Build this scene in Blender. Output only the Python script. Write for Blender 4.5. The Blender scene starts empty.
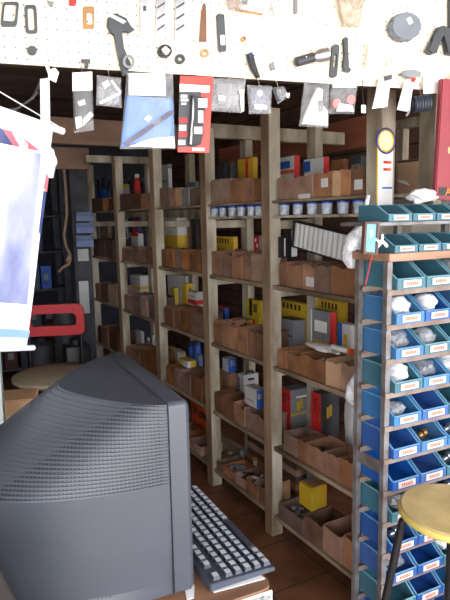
import bpy, bmesh, math, random
from mathutils import Vector, Matrix, noise
from math import sin, cos, radians as RAD, pi
random.seed(7)
C = bpy.context.scene.collection
SC = bpy.context.scene
# ---------------------------------------------------------------- camera
F = 570.0; EYE = 1.55
pit = RAD(8.3); rol = RAD(1.2)
_r = Vector((1, 0, 0)); _u = Vector((0, sin(pit), cos(pit))); _f = Vector((0, cos(pit), -sin(pit)))
CX = _r*cos(rol) - _u*sin(rol); CY = _u*cos(rol) + _r*sin(rol)
EYEP = Vector((0, 0, EYE))
cam_d = bpy.data.cameras.new('camera'); cam = bpy.data.objects.new('camera', cam_d); C.objects.link(cam)
cam_d.sensor_fit = 'VERTICAL'; cam_d.sensor_height = 24; cam_d.lens = 24*F/600.0
cam_d.clip_start = 0.02; cam_d.clip_end = 60
m = Matrix.Identity(4)
for i in range(3):
    m[i][0] = CX[i]; m[i][1] = CY[i]; m[i][2] = -_f[i]; m[i][3] = EYEP[i]
cam.matrix_world = m
SC.camera = cam

def ray(x, y): return _f + CX*((x-225)/F) + CY*((300-y)/F)
def on_plane(x, y, P, N):
    d = ray(x, y); return EYEP + d*((P-EYEP).dot(N)/d.dot(N))
def at_depth(x, y, Y):
    d = ray(x, y); return EYEP + d*(Y/d.y)
def on_z(x, y, z):
    d = ray(x, y); return EYEP + d*((z-EYE)/d.z)

# the shelf run fixes the axes of the room: BV into the shelves, DV along them, away from us
RZ = RAD(29.3)
BV = Vector((cos(RZ), sin(RZ), 0)); DV = Vector((-sin(RZ), cos(RZ), 0))
D0 = 1.45
def W(b, d, z=0): return BV*b + DV*d + Vector((0, 0, z))
def S(x, y, t=0.0):
    p = on_plane(x, y, W(D0+t, 0), BV); return p.dot(DV), p.z

# ---------------------------------------------------------------- materials
def lin(c):
    return tuple(((v/255)/12.92 if v/255 <= .04045 else (((v/255)+.055)/1.055)**2.4) for v in c)
MATS = {}
def mat(name, rgb, rough=.6, metal=0, var=.25, scale=12, rnd=0, bump=0, spec=.5, stretch=(1, 1, 1), rgb2=None, coat=0, detail=5):
    if name in MATS: return MATS[name]
    M = bpy.data.materials.new(name); M.use_nodes = True; nt = M.node_tree; N = nt.nodes; L = nt.links
    bs = N['Principled BSDF']; bs.inputs['Roughness'].default_value = rough; bs.inputs['Metallic'].default_value = metal
    bs.inputs['Specular IOR Level'].default_value = spec; bs.inputs['Coat Weight'].default_value = coat
    c = lin(rgb); tc = N.new('ShaderNodeTexCoord'); mp = N.new('ShaderNodeMapping'); mp.inputs['Scale'].default_value = stretch
    L.new(tc.outputs['Object'], mp.inputs['Vector'])
    oi = N.new('ShaderNodeObjectInfo')
    nz = N.new('ShaderNodeTexNoise'); nz.noise_dimensions = '4D'; nz.inputs['Scale'].default_value = scale; nz.inputs['Detail'].default_value = detail
    mul = N.new('ShaderNodeMath'); mul.operation = 'MULTIPLY'; mul.inputs[1].default_value = 37
    L.new(oi.outputs['Random'], mul.inputs[0]); L.new(mul.outputs[0], nz.inputs['W'])
    L.new(mp.outputs[0], nz.inputs['Vector'])
    rp = N.new('ShaderNodeValToRGB')
    a = tuple(v*(1-var) for v in c) if rgb2 is None else lin(rgb2)
    b = tuple(min(1, v*(1+var)) for v in c)
    rp.color_ramp.elements[0].position = .33; rp.color_ramp.elements[0].color = (*a, 1)
    rp.color_ramp.elements[1].position = .67; rp.color_ramp.elements[1].color = (*b, 1)
    L.new(nz.outputs['Fac'], rp.inputs['Fac'])
    out = rp.outputs['Color']
    if rnd:
        hs = N.new('ShaderNodeHueSaturation'); mr = N.new('ShaderNodeMapRange')
        mr.inputs['To Min'].default_value = 1-rnd; mr.inputs['To Max'].default_value = 1+rnd
        L.new(oi.outputs['Random'], mr.inputs['Value']); L.new(mr.outputs[0], hs.inputs['Value'])
        m2 = N.new('ShaderNodeMath'); m2.operation = 'FRACT'; m3 = N.new('ShaderNodeMath'); m3.operation = 'MULTIPLY'; m3.inputs[1].default_value = 7.13
        L.new(oi.outputs['Random'], m3.inputs[0]); L.new(m3.outputs[0], m2.inputs[0])
        mr2 = N.new('ShaderNodeMapRange'); mr2.inputs['To Min'].default_value = 1-rnd*.9; mr2.inputs['To Max'].default_value = 1+rnd*.4
        L.new(m2.outputs[0], mr2.inputs['Value']); L.new(mr2.outputs[0], hs.inputs['Saturation'])
        L.new(out, hs.inputs['Color']); out = hs.outputs['Color']
    L.new(out, bs.inputs['Base Color'])
    if bump:
        bp = N.new('ShaderNodeBump'); bp.inputs['Strength'].default_value = bump; bp.inputs['Distance'].default_value = .004
        L.new(nz.outputs['Fac'], bp.inputs['Height']); L.new(bp.outputs[0], bs.inputs['Normal'])
    MATS[name] = M; return M

def film(name, rgb, fac=.35, rough=.12):
    """thin clear plastic: part see-through, part milky and glossy"""
    if name in MATS: return MATS[name]
    M = bpy.data.materials.new(name); M.use_nodes = True; nt = M.node_tree; N = nt.nodes; L = nt.links
    bs = N['Principled BSDF']; bs.inputs['Base Color'].default_value = (*lin(rgb), 1); bs.inputs['Roughness'].default_value = rough
    tr = N.new('ShaderNodeBsdfTransparent'); mx = N.new('ShaderNodeMixShader')
    tc = N.new('ShaderNodeTexCoord'); nz = N.new('ShaderNodeTexNoise'); nz.inputs['Scale'].default_value = 30; nz.inputs['Distortion'].default_value = 1.5
    mr = N.new('ShaderNodeMapRange'); mr.inputs['From Min'].default_value = .35; mr.inputs['From Max'].default_value = .7
    mr.inputs['To Min'].default_value = fac*.7; mr.inputs['To Max'].default_value = min(1, fac*1.5)
    L.new(tc.outputs['Object'], nz.inputs['Vector']); L.new(nz.outputs['Fac'], mr.inputs['Value']); L.new(mr.outputs[0], mx.inputs['Fac'])
    bp = N.new('ShaderNodeBump'); bp.inputs['Strength'].default_value = .45; bp.inputs['Distance'].default_value = .004
    L.new(nz.outputs['Fac'], bp.inputs['Height']); L.new(bp.outputs[0], bs.inputs['Normal'])
    L.new(tr.outputs[0], mx.inputs[1]); L.new(bs.outputs[0], mx.inputs[2]); L.new(mx.outputs[0], N['Material Output'].inputs['Surface'])
    MATS[name] = M; return M

CARD = mat('cardboard', (158, 112, 78), .85, var=.08, scale=11, rnd=.42, bump=.15, rgb2=(122, 82, 56), detail=8)
CARDL = mat('tan_cardboard', (205, 165, 125), .8, var=.1, scale=8, rnd=.1)
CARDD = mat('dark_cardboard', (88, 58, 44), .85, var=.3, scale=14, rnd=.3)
POSTF = mat('post_front_timber', (166, 140, 112), .8, var=.12, scale=7, bump=.3, stretch=(1, 1, .3), rgb2=(116, 94, 72))  # facing of the post fronts, browner and darker than the post sides
POST = mat('painted_timber', (196, 190, 172), .75, var=.16, scale=9, bump=.3, stretch=(1, 1, .35), rgb2=(116, 98, 74))
BOARD = mat('shelf_board', (164, 146, 122), .75, var=.25, scale=10, bump=.2, stretch=(1, .3, 1), rgb2=(90, 72, 54))
WOOD = mat('brown_timber', (150, 120, 102), .7, var=.25, scale=9, bump=.2, stretch=(.25, 1, 1))
DARKWOOD = mat('dark_timber', (86, 66, 56), .8, var=.3, scale=7, bump=.2, stretch=(.2, 1, 1))
STEEL = mat('grey_angle_steel', (122, 123, 126), .5, .35, var=.25, scale=18, rgb2=(104, 92, 84))
RUST = mat('rusty_bar', (132, 122, 115), .55, .3, var=.2, scale=22, rgb2=(120, 98, 84))
WHITE = mat('white_paper', (232, 232, 230), .6, var=.05, scale=8)
OFFW = mat('worn_white_card', (205, 206, 204), .65, var=.1, scale=9)
GREYC = mat('grey_card', (128, 130, 134), .6, var=.15, scale=10)
DGREY = mat('dark_grey_plastic', (62, 64, 68), .5, var=.25, scale=10)
BLACK = mat('black_plastic', (26, 26, 28), .45, var=.2, scale=10)
RUBBER = mat('charcoal_rubber', (58, 60, 64), .6, var=.25, scale=14)
RED = mat('red_card', (200, 40, 40), .5, var=.1, scale=10)
REDP = mat('red_plastic', (205, 28, 40), .35, var=.06, scale=6)
YEL = mat('yellow_card', (206, 168, 42), .55, var=.12, scale=10)
YELG = mat('worn_yellow_card', (200, 172, 40), .6, var=.2, scale=12)
BLUE = mat('blue_card', (40, 84, 170), .5, var=.15, scale=10)
DBLUE = mat('navy_card', (34, 44, 96), .5, var=.2, scale=10)
ORANGE = mat('orange_film', (236, 96, 44), .45, var=.1, scale=8)
CHROME = mat('bright_metal', (205, 208, 212), .28, .9, var=.15, scale=20)
BRASS = mat('dull_brass', (170, 128, 84), .4, .7, var=.2, scale=20)
PURP = mat('purple_card', (92, 52, 120), .5, var=.2, scale=10)
TEAL = mat('teal_cloth', (34, 96, 96), .7, var=.2, scale=10)
CLEAR = film('clear_film', (240, 242, 246), .13)
MILKY = film('milky_film', (238, 240, 244), .72, .3)
SMOKE = film('smoky_film', (196, 198, 202), .34)
CUPF = film('clear_cup_wall', (205, 214, 226), .62, .2)

# ---------------------------------------------------------------- mesh builder
class MB:
    def __init__(s): s.bm = bmesh.new()
    def box(s, c, size, rot=None, bevel=0):
        r = bmesh.ops.create_cube(s.bm, size=1); vs = r['verts']
        for v in vs: v.co = Vector((v.co.x*size[0], v.co.y*size[1], v.co.z*size[2]))
        if bevel:
            es = list({e for v in vs for e in v.link_edges})
            q = bmesh.ops.bevel(s.bm, geom=es, offset=bevel, segments=2, affect='EDGES', profile=.5)
            vs = list({v for f in q['faces'] for v in f.verts} | {v for v in vs if v.is_valid})
        M = Matrix.Translation(Vector(c)) @ (rot.to_4x4() if rot is not None else Matrix.Identity(4))
        for v in vs: v.co = M @ v.co
        return s
    def b2(s, lo, hi, bevel=0):
        lo = Vector(lo); hi = Vector(hi); return s.box((lo+hi)/2, [abs(v) for v in (hi-lo)], None, bevel)
    def bar(s, a, b, w, h=None, up=(0, 0, 1), bevel=0):
        a = Vector(a); b = Vector(b); z = (b-a).normalized(); u = Vector(up)
        if abs(z.dot(u)) > .98: u = Vector((1, 0, 0))
        x = u.cross(z).normalized(); y = z.cross(x)
        R = Matrix((x, y, z)).transposed()
        return s.box((a+b)/2, (w, h or w, (b-a).length), R, bevel)
    def tube(s, pts, r, n=8, closed=False, caps=True):
        pts = [Vector(p) for p in pts]; rings = []; k = len(pts); px = None
        for i, p in enumerate(pts):
            a = pts[(i-1) % k] if (closed or i > 0) else p; b = pts[(i+1) % k] if (closed or i < k-1) else p
            z = (b-a).normalized()
            if px is None:
                u = Vector((0, 0, 1)) if abs(z.z) < .9 else Vector((1, 0, 0)); x = u.cross(z).normalized()
            else: x = (px - z*px.dot(z)).normalized()
            px = x; y = z.cross(x); rr = r[i] if isinstance(r, (list, tuple)) else r
            rings.append([s.bm.verts.new(p + x*cos(2*pi*j/n)*rr + y*sin(2*pi*j/n)*rr) for j in range(n)])
        for i in range(k if closed else k-1):
            A = rings[i]; Bq = rings[(i+1) % k]
            for j in range(n): s.bm.faces.new((A[j], A[(j+1) % n], Bq[(j+1) % n], Bq[j]))
        if caps and not closed:
            s.bm.faces.new(rings[0][::-1]); s.bm.faces.new(rings[-1])
        return s
    def lathe(s, prof, c=(0, 0, 0), n=20, axis='z', R=None):
        c = Vector(c); rings = []
        for (r, z) in prof:
            ring = []
            for j in range(n):
                a = 2*pi*j/n; v = Vector((r*cos(a), r*sin(a), z))
                if axis == 'y': v = Vector((v.x, v.z, v.y))
                if axis == 'x': v = Vector((v.z, v.x, v.y))
                if R is not None: v = R @ v
                ring.append(s.bm.verts.new(c+v))
            rings.append(ring)
        for A, Bq in zip(rings, rings[1:]):
            for j in range(n): s.bm.faces.new((A[j], A[(j+1) % n], Bq[(j+1) % n], Bq[j]))
        if prof[0][0] > 1e-5: s.bm.faces.new(rings[0][::-1])
        if prof[-1][0] > 1e-5: s.bm.faces.new(rings[-1])
        return s
    def prism(s, poly, y0, y1, bevel=0):
        """outline in (x, z), thickness from y0 to y1"""
        A = [s.bm.verts.new((x, y0, z)) for x, z in poly]; Bq = [s.bm.verts.new((x, y1, z)) for x, z in poly]; n = len(poly)
        fs = [s.bm.faces.new(A[::-1]), s.bm.faces.new(Bq)]
        for i in range(n): fs.append(s.bm.faces.new((A[i], A[(i+1) % n], Bq[(i+1) % n], Bq[i])))
        if bevel:
            es = list({e for f in fs[:2] for e in f.edges})
            bmesh.ops.bevel(s.bm, geom=es, offset=bevel, segments=2, affect='EDGES')
        return s
    def ringplate(s, outer, inner, y0, y1):
        """plate with a hole: outer/inner outlines have the same number of points"""
        n = len(outer); v = {}
        for nm, pl_, y in (('o0', outer, y0), ('o1', outer, y1), ('i0', inner, y0), ('i1', inner, y1)):
            v[nm] = [s.bm.verts.new((x, y, z)) for x, z in pl_]
        for i in range(n):
            j = (i+1) % n
            s.bm.faces.new((v['o0'][i], v['i0'][i], v['i0'][j], v['o0'][j])); s.bm.faces.new((v['o1'][i], v['o1'][j], v['i1'][j], v['i1'][i]))
            s.bm.faces.new((v['o0'][i], v['o0'][j], v['o1'][j], v['o1'][i])); s.bm.faces.new((v['i0'][i], v['i1'][i], v['i1'][j], v['i0'][j]))
        return s
    def pillow(s, q, th, y=0, n=9, seed=0, rough=.3):
        """puffed pouch over four corners q = TL, TR, BR, BL in (x, z)"""
        q = [Vector((a, b)) for a, b in q]; fr = []; bk = []
        for i in range(n+1):
            for j in range(n+1):
                u = i/n; v = j/n
                p = q[0]*(1-u)*(1-v) + q[1]*u*(1-v) + q[2]*u*v + q[3]*(1-u)*v
                e = (1-(2*u-1)**4)*(1-(2*v-1)**4)
                w = th*.5*e*(1+rough*2.2*noise.noise(Vector((u*4+seed*7.3, v*4, seed))))
                ed = th*.12*noise.noise(Vector((u*5, v*5+seed*3.1, 9)))
                fr.append(s.bm.verts.new((p.x, y-w+ed-.0006, p.y))); bk.append(s.bm.verts.new((p.x, y+w*.8+ed+.0006, p.y)))
        k = n+1
        for i in range(n):
            for j in range(n):
                a = i*k+j
                s.bm.faces.new((fr[a], fr[a+1], fr[a+k+1], fr[a+k])); s.bm.faces.new((bk[a], bk[a+k], bk[a+k+1], bk[a+1]))
        per = [i*k for i in range(k)] + [n*k+j for j in range(1, k)] + [i*k+n for i in range(n-1, -1, -1)] + [j for j in range(n-1, 0, -1)]
        for i in range(len(per)):
            a, b = per[i], per[(i+1) % len(per)]
            s.bm.faces.new((fr[a], fr[b], bk[b], bk[a]))
        return s
    def blob(s, c, size, seed=0, amp=.25, sub=3):
        r = bmesh.ops.create_icosphere(s.bm, subdivisions=sub, radius=1); c = Vector(c)
        for v in r['verts']:
            k = 1+amp*noise.noise(v.co*1.7+Vector((seed*3.7, seed, 0)))*1.6 + amp*.5*noise.noise(v.co*4+Vector((seed, 0, seed*2.3)))
            v.co = c + Vector((v.co.x*size[0]*k, v.co.y*size[1]*k, v.co.z*size[2]*k))
        return s
    def mesh(s, name, smooth=None):
        bmesh.ops.recalc_face_normals(s.bm, faces=s.bm.faces[:])
        me = bpy.data.meshes.new(name); s.bm.to_mesh(me); s.bm.free()
        if smooth:
            me.polygons.foreach_set('use_smooth', [True]*len(me.polygons))
            me.set_sharp_from_angle(angle=RAD(smooth))
        return me

def link(name, me, M, parent=None):
    o = bpy.data.objects.new(name, me); C.objects.link(o)
    if M is not None:
        me.materials.clear(); me.materials.append(M)
    if parent: o.parent = parent
    return o
def part(name, mb, M, parent, smooth=None, label=None):
    o = link(name, mb.mesh(name, smooth), M, parent)
    if label: o['label'] = label
    return o
def tag(o, label, cat, group=None):
    o['label'] = label; o['category'] = cat
    if group: o['group'] = group
    return o
def thing(name, label, cat, loc=(0, 0, 0), rz=0, group=None):
    o = bpy.data.objects.new(name, None); C.objects.link(o); o.empty_display_size = .05
    o.location = loc; o.rotation_euler = (0, 0, rz); return tag(o, label, cat, group)
def single(name, mb, M, label, cat, loc=(0, 0, 0), rz=0, group=None, smooth=None):
    o = link(name, mb.mesh(name, smooth), M); o.location = loc; o.rotation_euler = (0, 0, rz)
    return tag(o, label, cat, group)
def struct(name, mb, M, loc=(0, 0, 0), rz=0):
    o = link(name, mb.mesh(name), M); o.location = loc; o.rotation_euler = (0, 0, rz); o['kind'] = 'structure'; return o
def text_part(name, body, size, M, parent, loc, rot, depth=.0006, sx=1):
    cu = bpy.data.curves.new(name, 'FONT'); cu.body = body; cu.size = size; cu.extrude = depth; cu.align_x = 'CENTER'; cu.align_y = 'CENTER'
    t = bpy.data.objects.new(name, cu); C.objects.link(t)
    dg = bpy.context.evaluated_depsgraph_get(); me = bpy.data.meshes.new_from_object(t.evaluated_get(dg))
    bpy.data.objects.remove(t)
    for v in me.vertices: v.co.x *= sx
    o = link(name, me, M, parent); o.location = loc; o.rotation_euler = rot; return o
ORD = ['first', 'second', 'third', 'fourth', 'fifth', 'sixth', 'seventh', 'eighth', 'ninth', 'tenth', 'eleventh', 'twelfth', 'thirteenth', 'fourteenth', 'fifteenth', 'sixteenth']

# ---------------------------------------------------------------- the room
def floor_mat():
    M = mat('floor_tile', (128, 84, 58), .45, var=.2, scale=5, rgb2=(86, 54, 38)); nt = M.node_tree; N = nt.nodes; L = nt.links
    bs = N['Principled BSDF']; src = bs.inputs['Base Color'].links[0].from_socket
    br = N.new('ShaderNodeTexBrick'); br.offset = 0; br.inputs['Scale'].default_value = 1
    br.inputs['Brick Width'].default_value = .3; br.inputs['Row Height'].default_value = .3; br.inputs['Mortar Size'].default_value = .005
    tc = N.new('ShaderNodeTexCoord'); L.new(tc.outputs['Object'], br.inputs['Vector'])
    mx = N.new('ShaderNodeMix'); mx.data_type = 'RGBA'; L.new(br.outputs['Fac'], mx.inputs['Factor']); L.new(src, mx.inputs[6])
    mx.inputs[7].default_value = (.07, .045, .032, 1); L.new(mx.outputs[2], bs.inputs['Base Color']); return M
def plank_mat(name, a, b, wdt=.14):
    M = mat(name, a, .75, var=.3, scale=6, rgb2=b, stretch=(.2, 1, 1)); nt = M.node_tree; N = nt.nodes; L = nt.links
    bs = N['Principled BSDF']; src = bs.inputs['Base Color'].links[0].from_socket
    tc = N.new('ShaderNodeTexCoord'); wv = N.new('ShaderNodeTexWave'); wv.bands_direction = 'Z'; wv.wave_profile = 'SAW'
    wv.inputs['Scale'].default_value = 2*pi/(wdt*20)*1; L.new(tc.outputs['Object'], wv.inputs['Vector'])
    lt = N.new('ShaderNodeMath'); lt.operation = 'LESS_THAN'; lt.inputs[1].default_value = .06; L.new(wv.outputs['Fac'], lt.inputs[0])
    mx = N.new('ShaderNodeMix'); mx.data_type = 'RGBA'; L.new(lt.outputs[0], mx.inputs['Factor']); L.new(src, mx.inputs[6])
    mx.inputs[7].default_value = (.008, .006, .005, 1); L.new(mx.outputs[2], bs.inputs['Base Color']); return M
PLANK = plank_mat('wall_planks', (108, 78, 64), (74, 54, 46))
CEILM = plank_mat('ceiling_planks', (132, 108, 92), (92, 74, 64), .2)
BL, BR_, DN, DF, CH = -1.9, 2.75, -0.45, 6.6, 2.62
struct('floor', MB().b2((BL-.1, -2.2, -.1), (BR_+.1, DF+.1, 0)), floor_mat(), rz=RZ)
struct('ceiling', MB().b2((BL-.1, -1.5, CH), (BR_+.1, DF+.1, CH+.1)), CEILM, rz=RZ)  # runs out past the walls, an unseen overhang added to cut light from above
struct('wall_left', MB().b2((BL-.1, DN, 0), (BL, DF, CH)), mat('wall_plaster', (150, 148, 142), .85, var=.1, scale=4), rz=RZ)
struct('wall_right', MB().b2((BR_, DN, 0), (BR_+.1, DF, CH)), PLANK, rz=RZ)
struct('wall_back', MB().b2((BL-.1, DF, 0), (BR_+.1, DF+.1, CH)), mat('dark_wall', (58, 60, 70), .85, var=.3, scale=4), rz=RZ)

# timber beams and lintels under the ceiling, running across the aisle
def cross_beam(label, x0, y0, x1, y1, Y, h, thick, M, name='ceiling_beam'):
    """level beam along BV whose lower edge passes the two pixels, at distance Y for the first"""
    p = at_depth(x0, y0, Y); dd = p.dot(DV); q = on_plane(x1, y1, W(0, dd), DV)
    b0, b1 = sorted((p.dot(BV), q.dot(BV))); z = (p.z+q.z)/2
    return single(name, MB().b2((b0, dd, z), (b1, dd+thick, z+h), .004), M, label, 'beam', rz=RZ)
cross_beam('brown timber lintel behind the hanging packages, upper of two at left', 52, 144, 200, 149, 3.6, .16, .05, WOOD)
cross_beam('grey brown timber lintel above the rope, lower of two at left', 52, 168, 90, 170, 4.6, .17, .05, WOOD)
p3 = S(205, 160)[0]
def tie(label, s, xa, xb, ytop, ybot):
    P = W(0, s); a = on_plane(xa, ytop, P, DV); b = on_plane(xb, ytop, P, DV); lo = on_plane((xa+xb)/2, ybot, P, DV)
    zt = (a.z+b.z)/2
    return single('tie_beam', MB().b2((a.dot(BV), s, lo.z), (b.dot(BV), s+.05, zt), .004), POST, label, 'beam', rz=RZ)
tie('pale timber tie beam across the top behind the yellow carton', 2.86, 206, 345, 128, 141)
tie('pale timber tie beam at the far left above the shelves', 4.35, 86, 152, 156, 163)
# brown board across the dark space behind the nearest bays
p = on_plane(300, 153, W(2.55, 0), BV); q = on_plane(366, 153, W(2.55, 0), BV); zt = on_plane(330, 131, W(2.55, 0), BV).z
single('wall_board', MB().b2((2.55, 2.72, p.z-.03), (2.59, 4.6, zt+.05), .004), mat('reddish_timber', (176, 110, 84), .7, var=.3, scale=8, stretch=(1, .2, 1)),
       'reddish brown timber board behind the nearest shelf bays, under the ceiling', 'board', rz=RZ)

# ---------------------------------------------------------------- shelving unit
Z_SHELF = [0.11, 0.46, 0.856, 1.236, 1.617]      # top faces of the boards
PS = [1.504, 2.186, 2.80, 3.52, 4.265, 5.01]  # post centres along the run
DEP = .30
shelf = thing('shelving_unit', 'long pale timber shelving unit with six posts filled with cardboard boxes', 'shelves', W(D0, 0), RZ)
for i, s in enumerate(PS):
    wd = .066 if i else .076
    top = 2.02 if i else 2.25
    for t0 in (0, DEP-.045):
        part('post', MB().b2((t0, s-wd/2, 0), (t0+(.058 if t0 == 0 else .045), s+wd/2, top if t0 == 0 else top-.05), .003), POST, shelf)
    part('front_strip', MB().b2((-.004, s-wd/2+.001, 0), (-.0002, s+wd/2-.001, top), .001), POSTF if i else POST, shelf)
    for z in Z_SHELF[:4]+[1.617-.066]:
        part('cleat', MB().b2((.0585, s-.016, z-.062), (DEP-.046, s+.016, z-.0205), .002), POST, shelf)
for i in range(len(PS)-1):
    for k, z in enumerate(Z_SHELF):
        th = .02 if k < 4 else .011
        part('shelf_board', MB().b2((.008, PS[i]+.001, z-th), (DEP+.01, PS[i+1]-.001, z), .002), BOARD, shelf)
    if i in (0, 1):
        part('shelf_board', MB().b2((.008, PS[i]+.001, 1.551-.011), (DEP+.01, PS[i+1]-.001, 1.551), .002), POST, shelf)
    else:
        part('back_board', MB().b2((DEP-.02, PS[i]+.034, 1.50), (DEP, PS[i+1]-.034, 1.604), .002), POST, shelf)

BAYS = {'A': (PS[0], PS[1], 'bay nearest the bin rack'), 'B': (PS[1], PS[2], 'second bay from bin rack'),
        'C': (PS[2], PS[3], 'third bay from bin rack'), 'D': (PS[3], PS[4], 'fourth bay from bin rack'),
        'E': (PS[4], PS[5], 'farthest bay')}
TIER = ['lowest shelf', 'fourth shelf', 'third shelf', 'second shelf', 'top shelf']

def open_box(dep, wid, h, seed, th=.004):
    rd = random.Random(seed); b = MB()
    f = h*rd.uniform(.9, 1.0)
    b.b2((0, -wid/2, 0), (dep, wid/2, th))
    # front with a worn upper edge
    n = 6; pts = [(-wid/2 + wid*i/n, f + rd.uniform(-.012, .004)*(h/.14)) for i in range(n+1)]
    v0 = [b.bm.verts.new((0, y, 0)) for y, z in pts]; v1 = [b.bm.verts.new((0, y, z)) for y, z in pts]
    w0 = [b.bm.verts.new((th, y, 0)) for y, z in pts]; w1 = [b.bm.verts.new((th, y, z)) for y, z in pts]
    for i in range(n):
        b.bm.faces.new((v0[i], v0[i+1], v1[i+1], v1[i])); b.bm.faces.new((w0[i], w1[i], w1[i+1], w0[i+1])); b.bm.faces.new((v1[i], v1[i+1], w1[i+1], w1[i]))
    b.bm.faces.new((v0[0], v1[0], w1[0], w0[0])); b.bm.faces.new((v0[n], w0[n], w1[n], v1[n]))
    for sgn in (-1, 1):
        y0 = sgn*(wid/2-th); y1 = sgn*wid/2
        b.box((dep/2+th/2, (y0+y1)/2, h/2), (dep-th, th, h*rd.uniform(.94, 1)))
    b.b2((dep-th, -wid/2+th, 0), (dep, wid/2-th, h*rd.uniform(.9, 1.05)))
    return b

BOXG = 'cardboard parts boxes in rows on the timber shelves'
ROWTOP = {}
def row(bay, tier, bounds, ytop, dep=.15, t=.02, zoff=0, mats=None, stickers={}, deeper=0, tone='brown'):
    """row of open boxes from left to right; bounds = pixel x of the joints, ytop = pixel y of the rim at the left and right end"""
    z = Z_SHELF[tier] + zoff; s_lo, s_hi, bn = BAYS[bay]; n = len(bounds)-1
    ssx = []
    for x in bounds:
        yy = ytop[0] + (ytop[1]-ytop[0])*(x-bounds[0])/(bounds[-1]-bounds[0])
        ssx.append(min(max(S(x, yy+8, t)[0], s_lo+.042), s_hi-.036))
    for i in range(n):
        xm = (bounds[i]+bounds[i+1])/2; ym = ytop[0] + (ytop[1]-ytop[0])*(xm-bounds[0])/(bounds[-1]-bounds[0])
        h = min(max(S(xm, ym, t)[1]-z, .05), .26)
        wid = ssx[i]-ssx[i+1]-.006
        if wid < .02: continue
        sc = (ssx[i]+ssx[i+1])/2; sd = hash((bay, tier, i)) % 1000 if False else (ord(bay)*131+tier*17+i*7)
        M = (mats or {}).get(i, CARD)
        word = {CARD: 'brown', CARDL: 'light tan', CARDD: 'dark brown', OFFW: 'pale', GREYC: 'grey'}[M]
        pos = 'leftmost' if i == 0 else ('rightmost' if i == n-1 else ORD[i]+' from left')
        lab = f'{word} open cardboard box, {pos}, {TIER[tier]}, {bn}'
        loc = W(D0+t, sc, z+.001)
        if i in stickers:
            o = thing('cardboard_box', lab, 'box', loc, RZ, BOXG); part('body', open_box(dep, wid, h, sd), M, o)
            u0, u1, v0, v1 = stickers[i]
            part('paper_label', MB().b2((-.0018, wid/2-u1*wid, v0*h), (-.0003, wid/2-u0*wid, v1*h)), OFFW, o)
        else:
            o = single('cardboard_box', open_box(dep, wid, h, sd), M, lab, 'box', loc, RZ, BOXG)
        jr = random.Random(sd*3+1); o.location += BV*jr.uniform(-.006, .003)
        ROWTOP[(bay, tier, i)] = (sc, wid, h, z)
    return

row('A', 4, [278.5, 313, 333, 342, 351.5, 365], (179, 166), mats={0: CARD, 2: CARDL}, stickers={0: (.62, .95, .0, .2), 1: (.4, .75, .4, .75), 4: (.3, .95, .2, .55)})
row('A', 3, [279, 285, 302, 315, 331, 357], (262, 267), dep=.15, stickers={2: (.3, .95, .15, .5)})
row('A', 2, [278, 287, 300.5, 326, 340, 356], (349, 366), dep=.15, mats={3: CARDL})
row('A', 1, [283, 298, 306, 325, 339, 354], (432, 464), dep=.125)
row('A', 0, [280, 304, 323, 343, 356], (505, 541), dep=.16)
row('B', 4, [210.5, 221, 230, 245, 254, 262], (179, 178), mats={2: CARD})
row('B', 3, [211.5, 221, 232, 242.6, 251.5, 262], (251, 254))
row('B', 2, [214, 222, 238, 248, 254, 264], (321, 333))
row('B', 1, [213.5, 221, 234, 245, 264.5], (391, 417), dep=.135)
row('B', 0, [217, 223, 235, 246, 258, 266], (468, 486))
row('C', 4, [160, 169, 175, 182, 189, 198], (188, 187), mats={2: CARDL, 3: GREYC})
row('C', 3, [161, 167, 174, 182, 190, 199], (249, 252))
row('C', 2, [165, 174, 180, 191, 201], (306, 315))
row('C', 1, [167.5, 175, 181, 191, 201.5], (366, 377))
row('C', 0, [172, 180, 190, 202], (430, 446))
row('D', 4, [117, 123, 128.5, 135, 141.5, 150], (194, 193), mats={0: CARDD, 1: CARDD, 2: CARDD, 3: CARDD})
row('D', 3, [119, 125, 132, 138, 145, 152], (247, 248))
row('D', 2, [121.5, 127, 134, 141, 148, 155], (294, 298))
row('D', 1, [125, 132, 140, 148, 156], (346, 352))
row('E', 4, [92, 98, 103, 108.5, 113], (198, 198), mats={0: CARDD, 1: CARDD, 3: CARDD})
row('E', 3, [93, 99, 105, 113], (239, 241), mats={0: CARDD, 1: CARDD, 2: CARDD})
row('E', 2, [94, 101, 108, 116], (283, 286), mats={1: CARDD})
row('E', 1, [95, 102, 109, 118], (325, 330), mats={0: CARDD, 2: CARDD})

# loose small parts lying in the open boxes we look down into (nobody could count these)
def scraps(bay, tier, i, M, label, seed, fill=.6):
    sc, wid, h, z = ROWTOP[(bay, tier, i)]; rd = random.Random(seed); b = MB()
    if wid < .06: return
    for k in range(26):
        x = rd.uniform(.028, .092); y = rd.uniform(-wid/2+.028, wid/2-.028) if wid > .07 else rd.uniform(-.004, .004); zz = rd.uniform(.02, max(.024, h*fill))
        if rd.random() < .5: b.box((x, y, zz), (rd.uniform(.01, .03), rd.uniform(.008, .02), rd.uniform(.006, .014)), Matrix.Rotation(rd.uniform(0, 3), 3, 'Z') @ Matrix.Rotation(rd.uniform(-.6, .6), 3, 'X'))
        else: b.lathe([(.009, 0), (.009, .006), (.004, .006), (.004, 0), (.009, 0)][:3], (x, y, zz), 8)
    o = single('loose_parts', b, M, label, 'parts', W(D0+.02, sc, z+.006), RZ); o['kind'] = 'stuff'
scraps('A', 2, 2, OFFW, 'small pale loose parts in a brown box on third shelf down', 1, .7)
scraps('A', 1, 1, GREYC, 'small grey loose parts in a narrow box on fourth shelf down', 2, .75)
scraps('A', 1, 2, DGREY, 'dark loose parts in the middle box on fourth shelf down', 3, .7)
scraps('A', 1, 3, RUBBER, 'dark loose parts in an open box by the bin rack', 4, .5)
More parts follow.
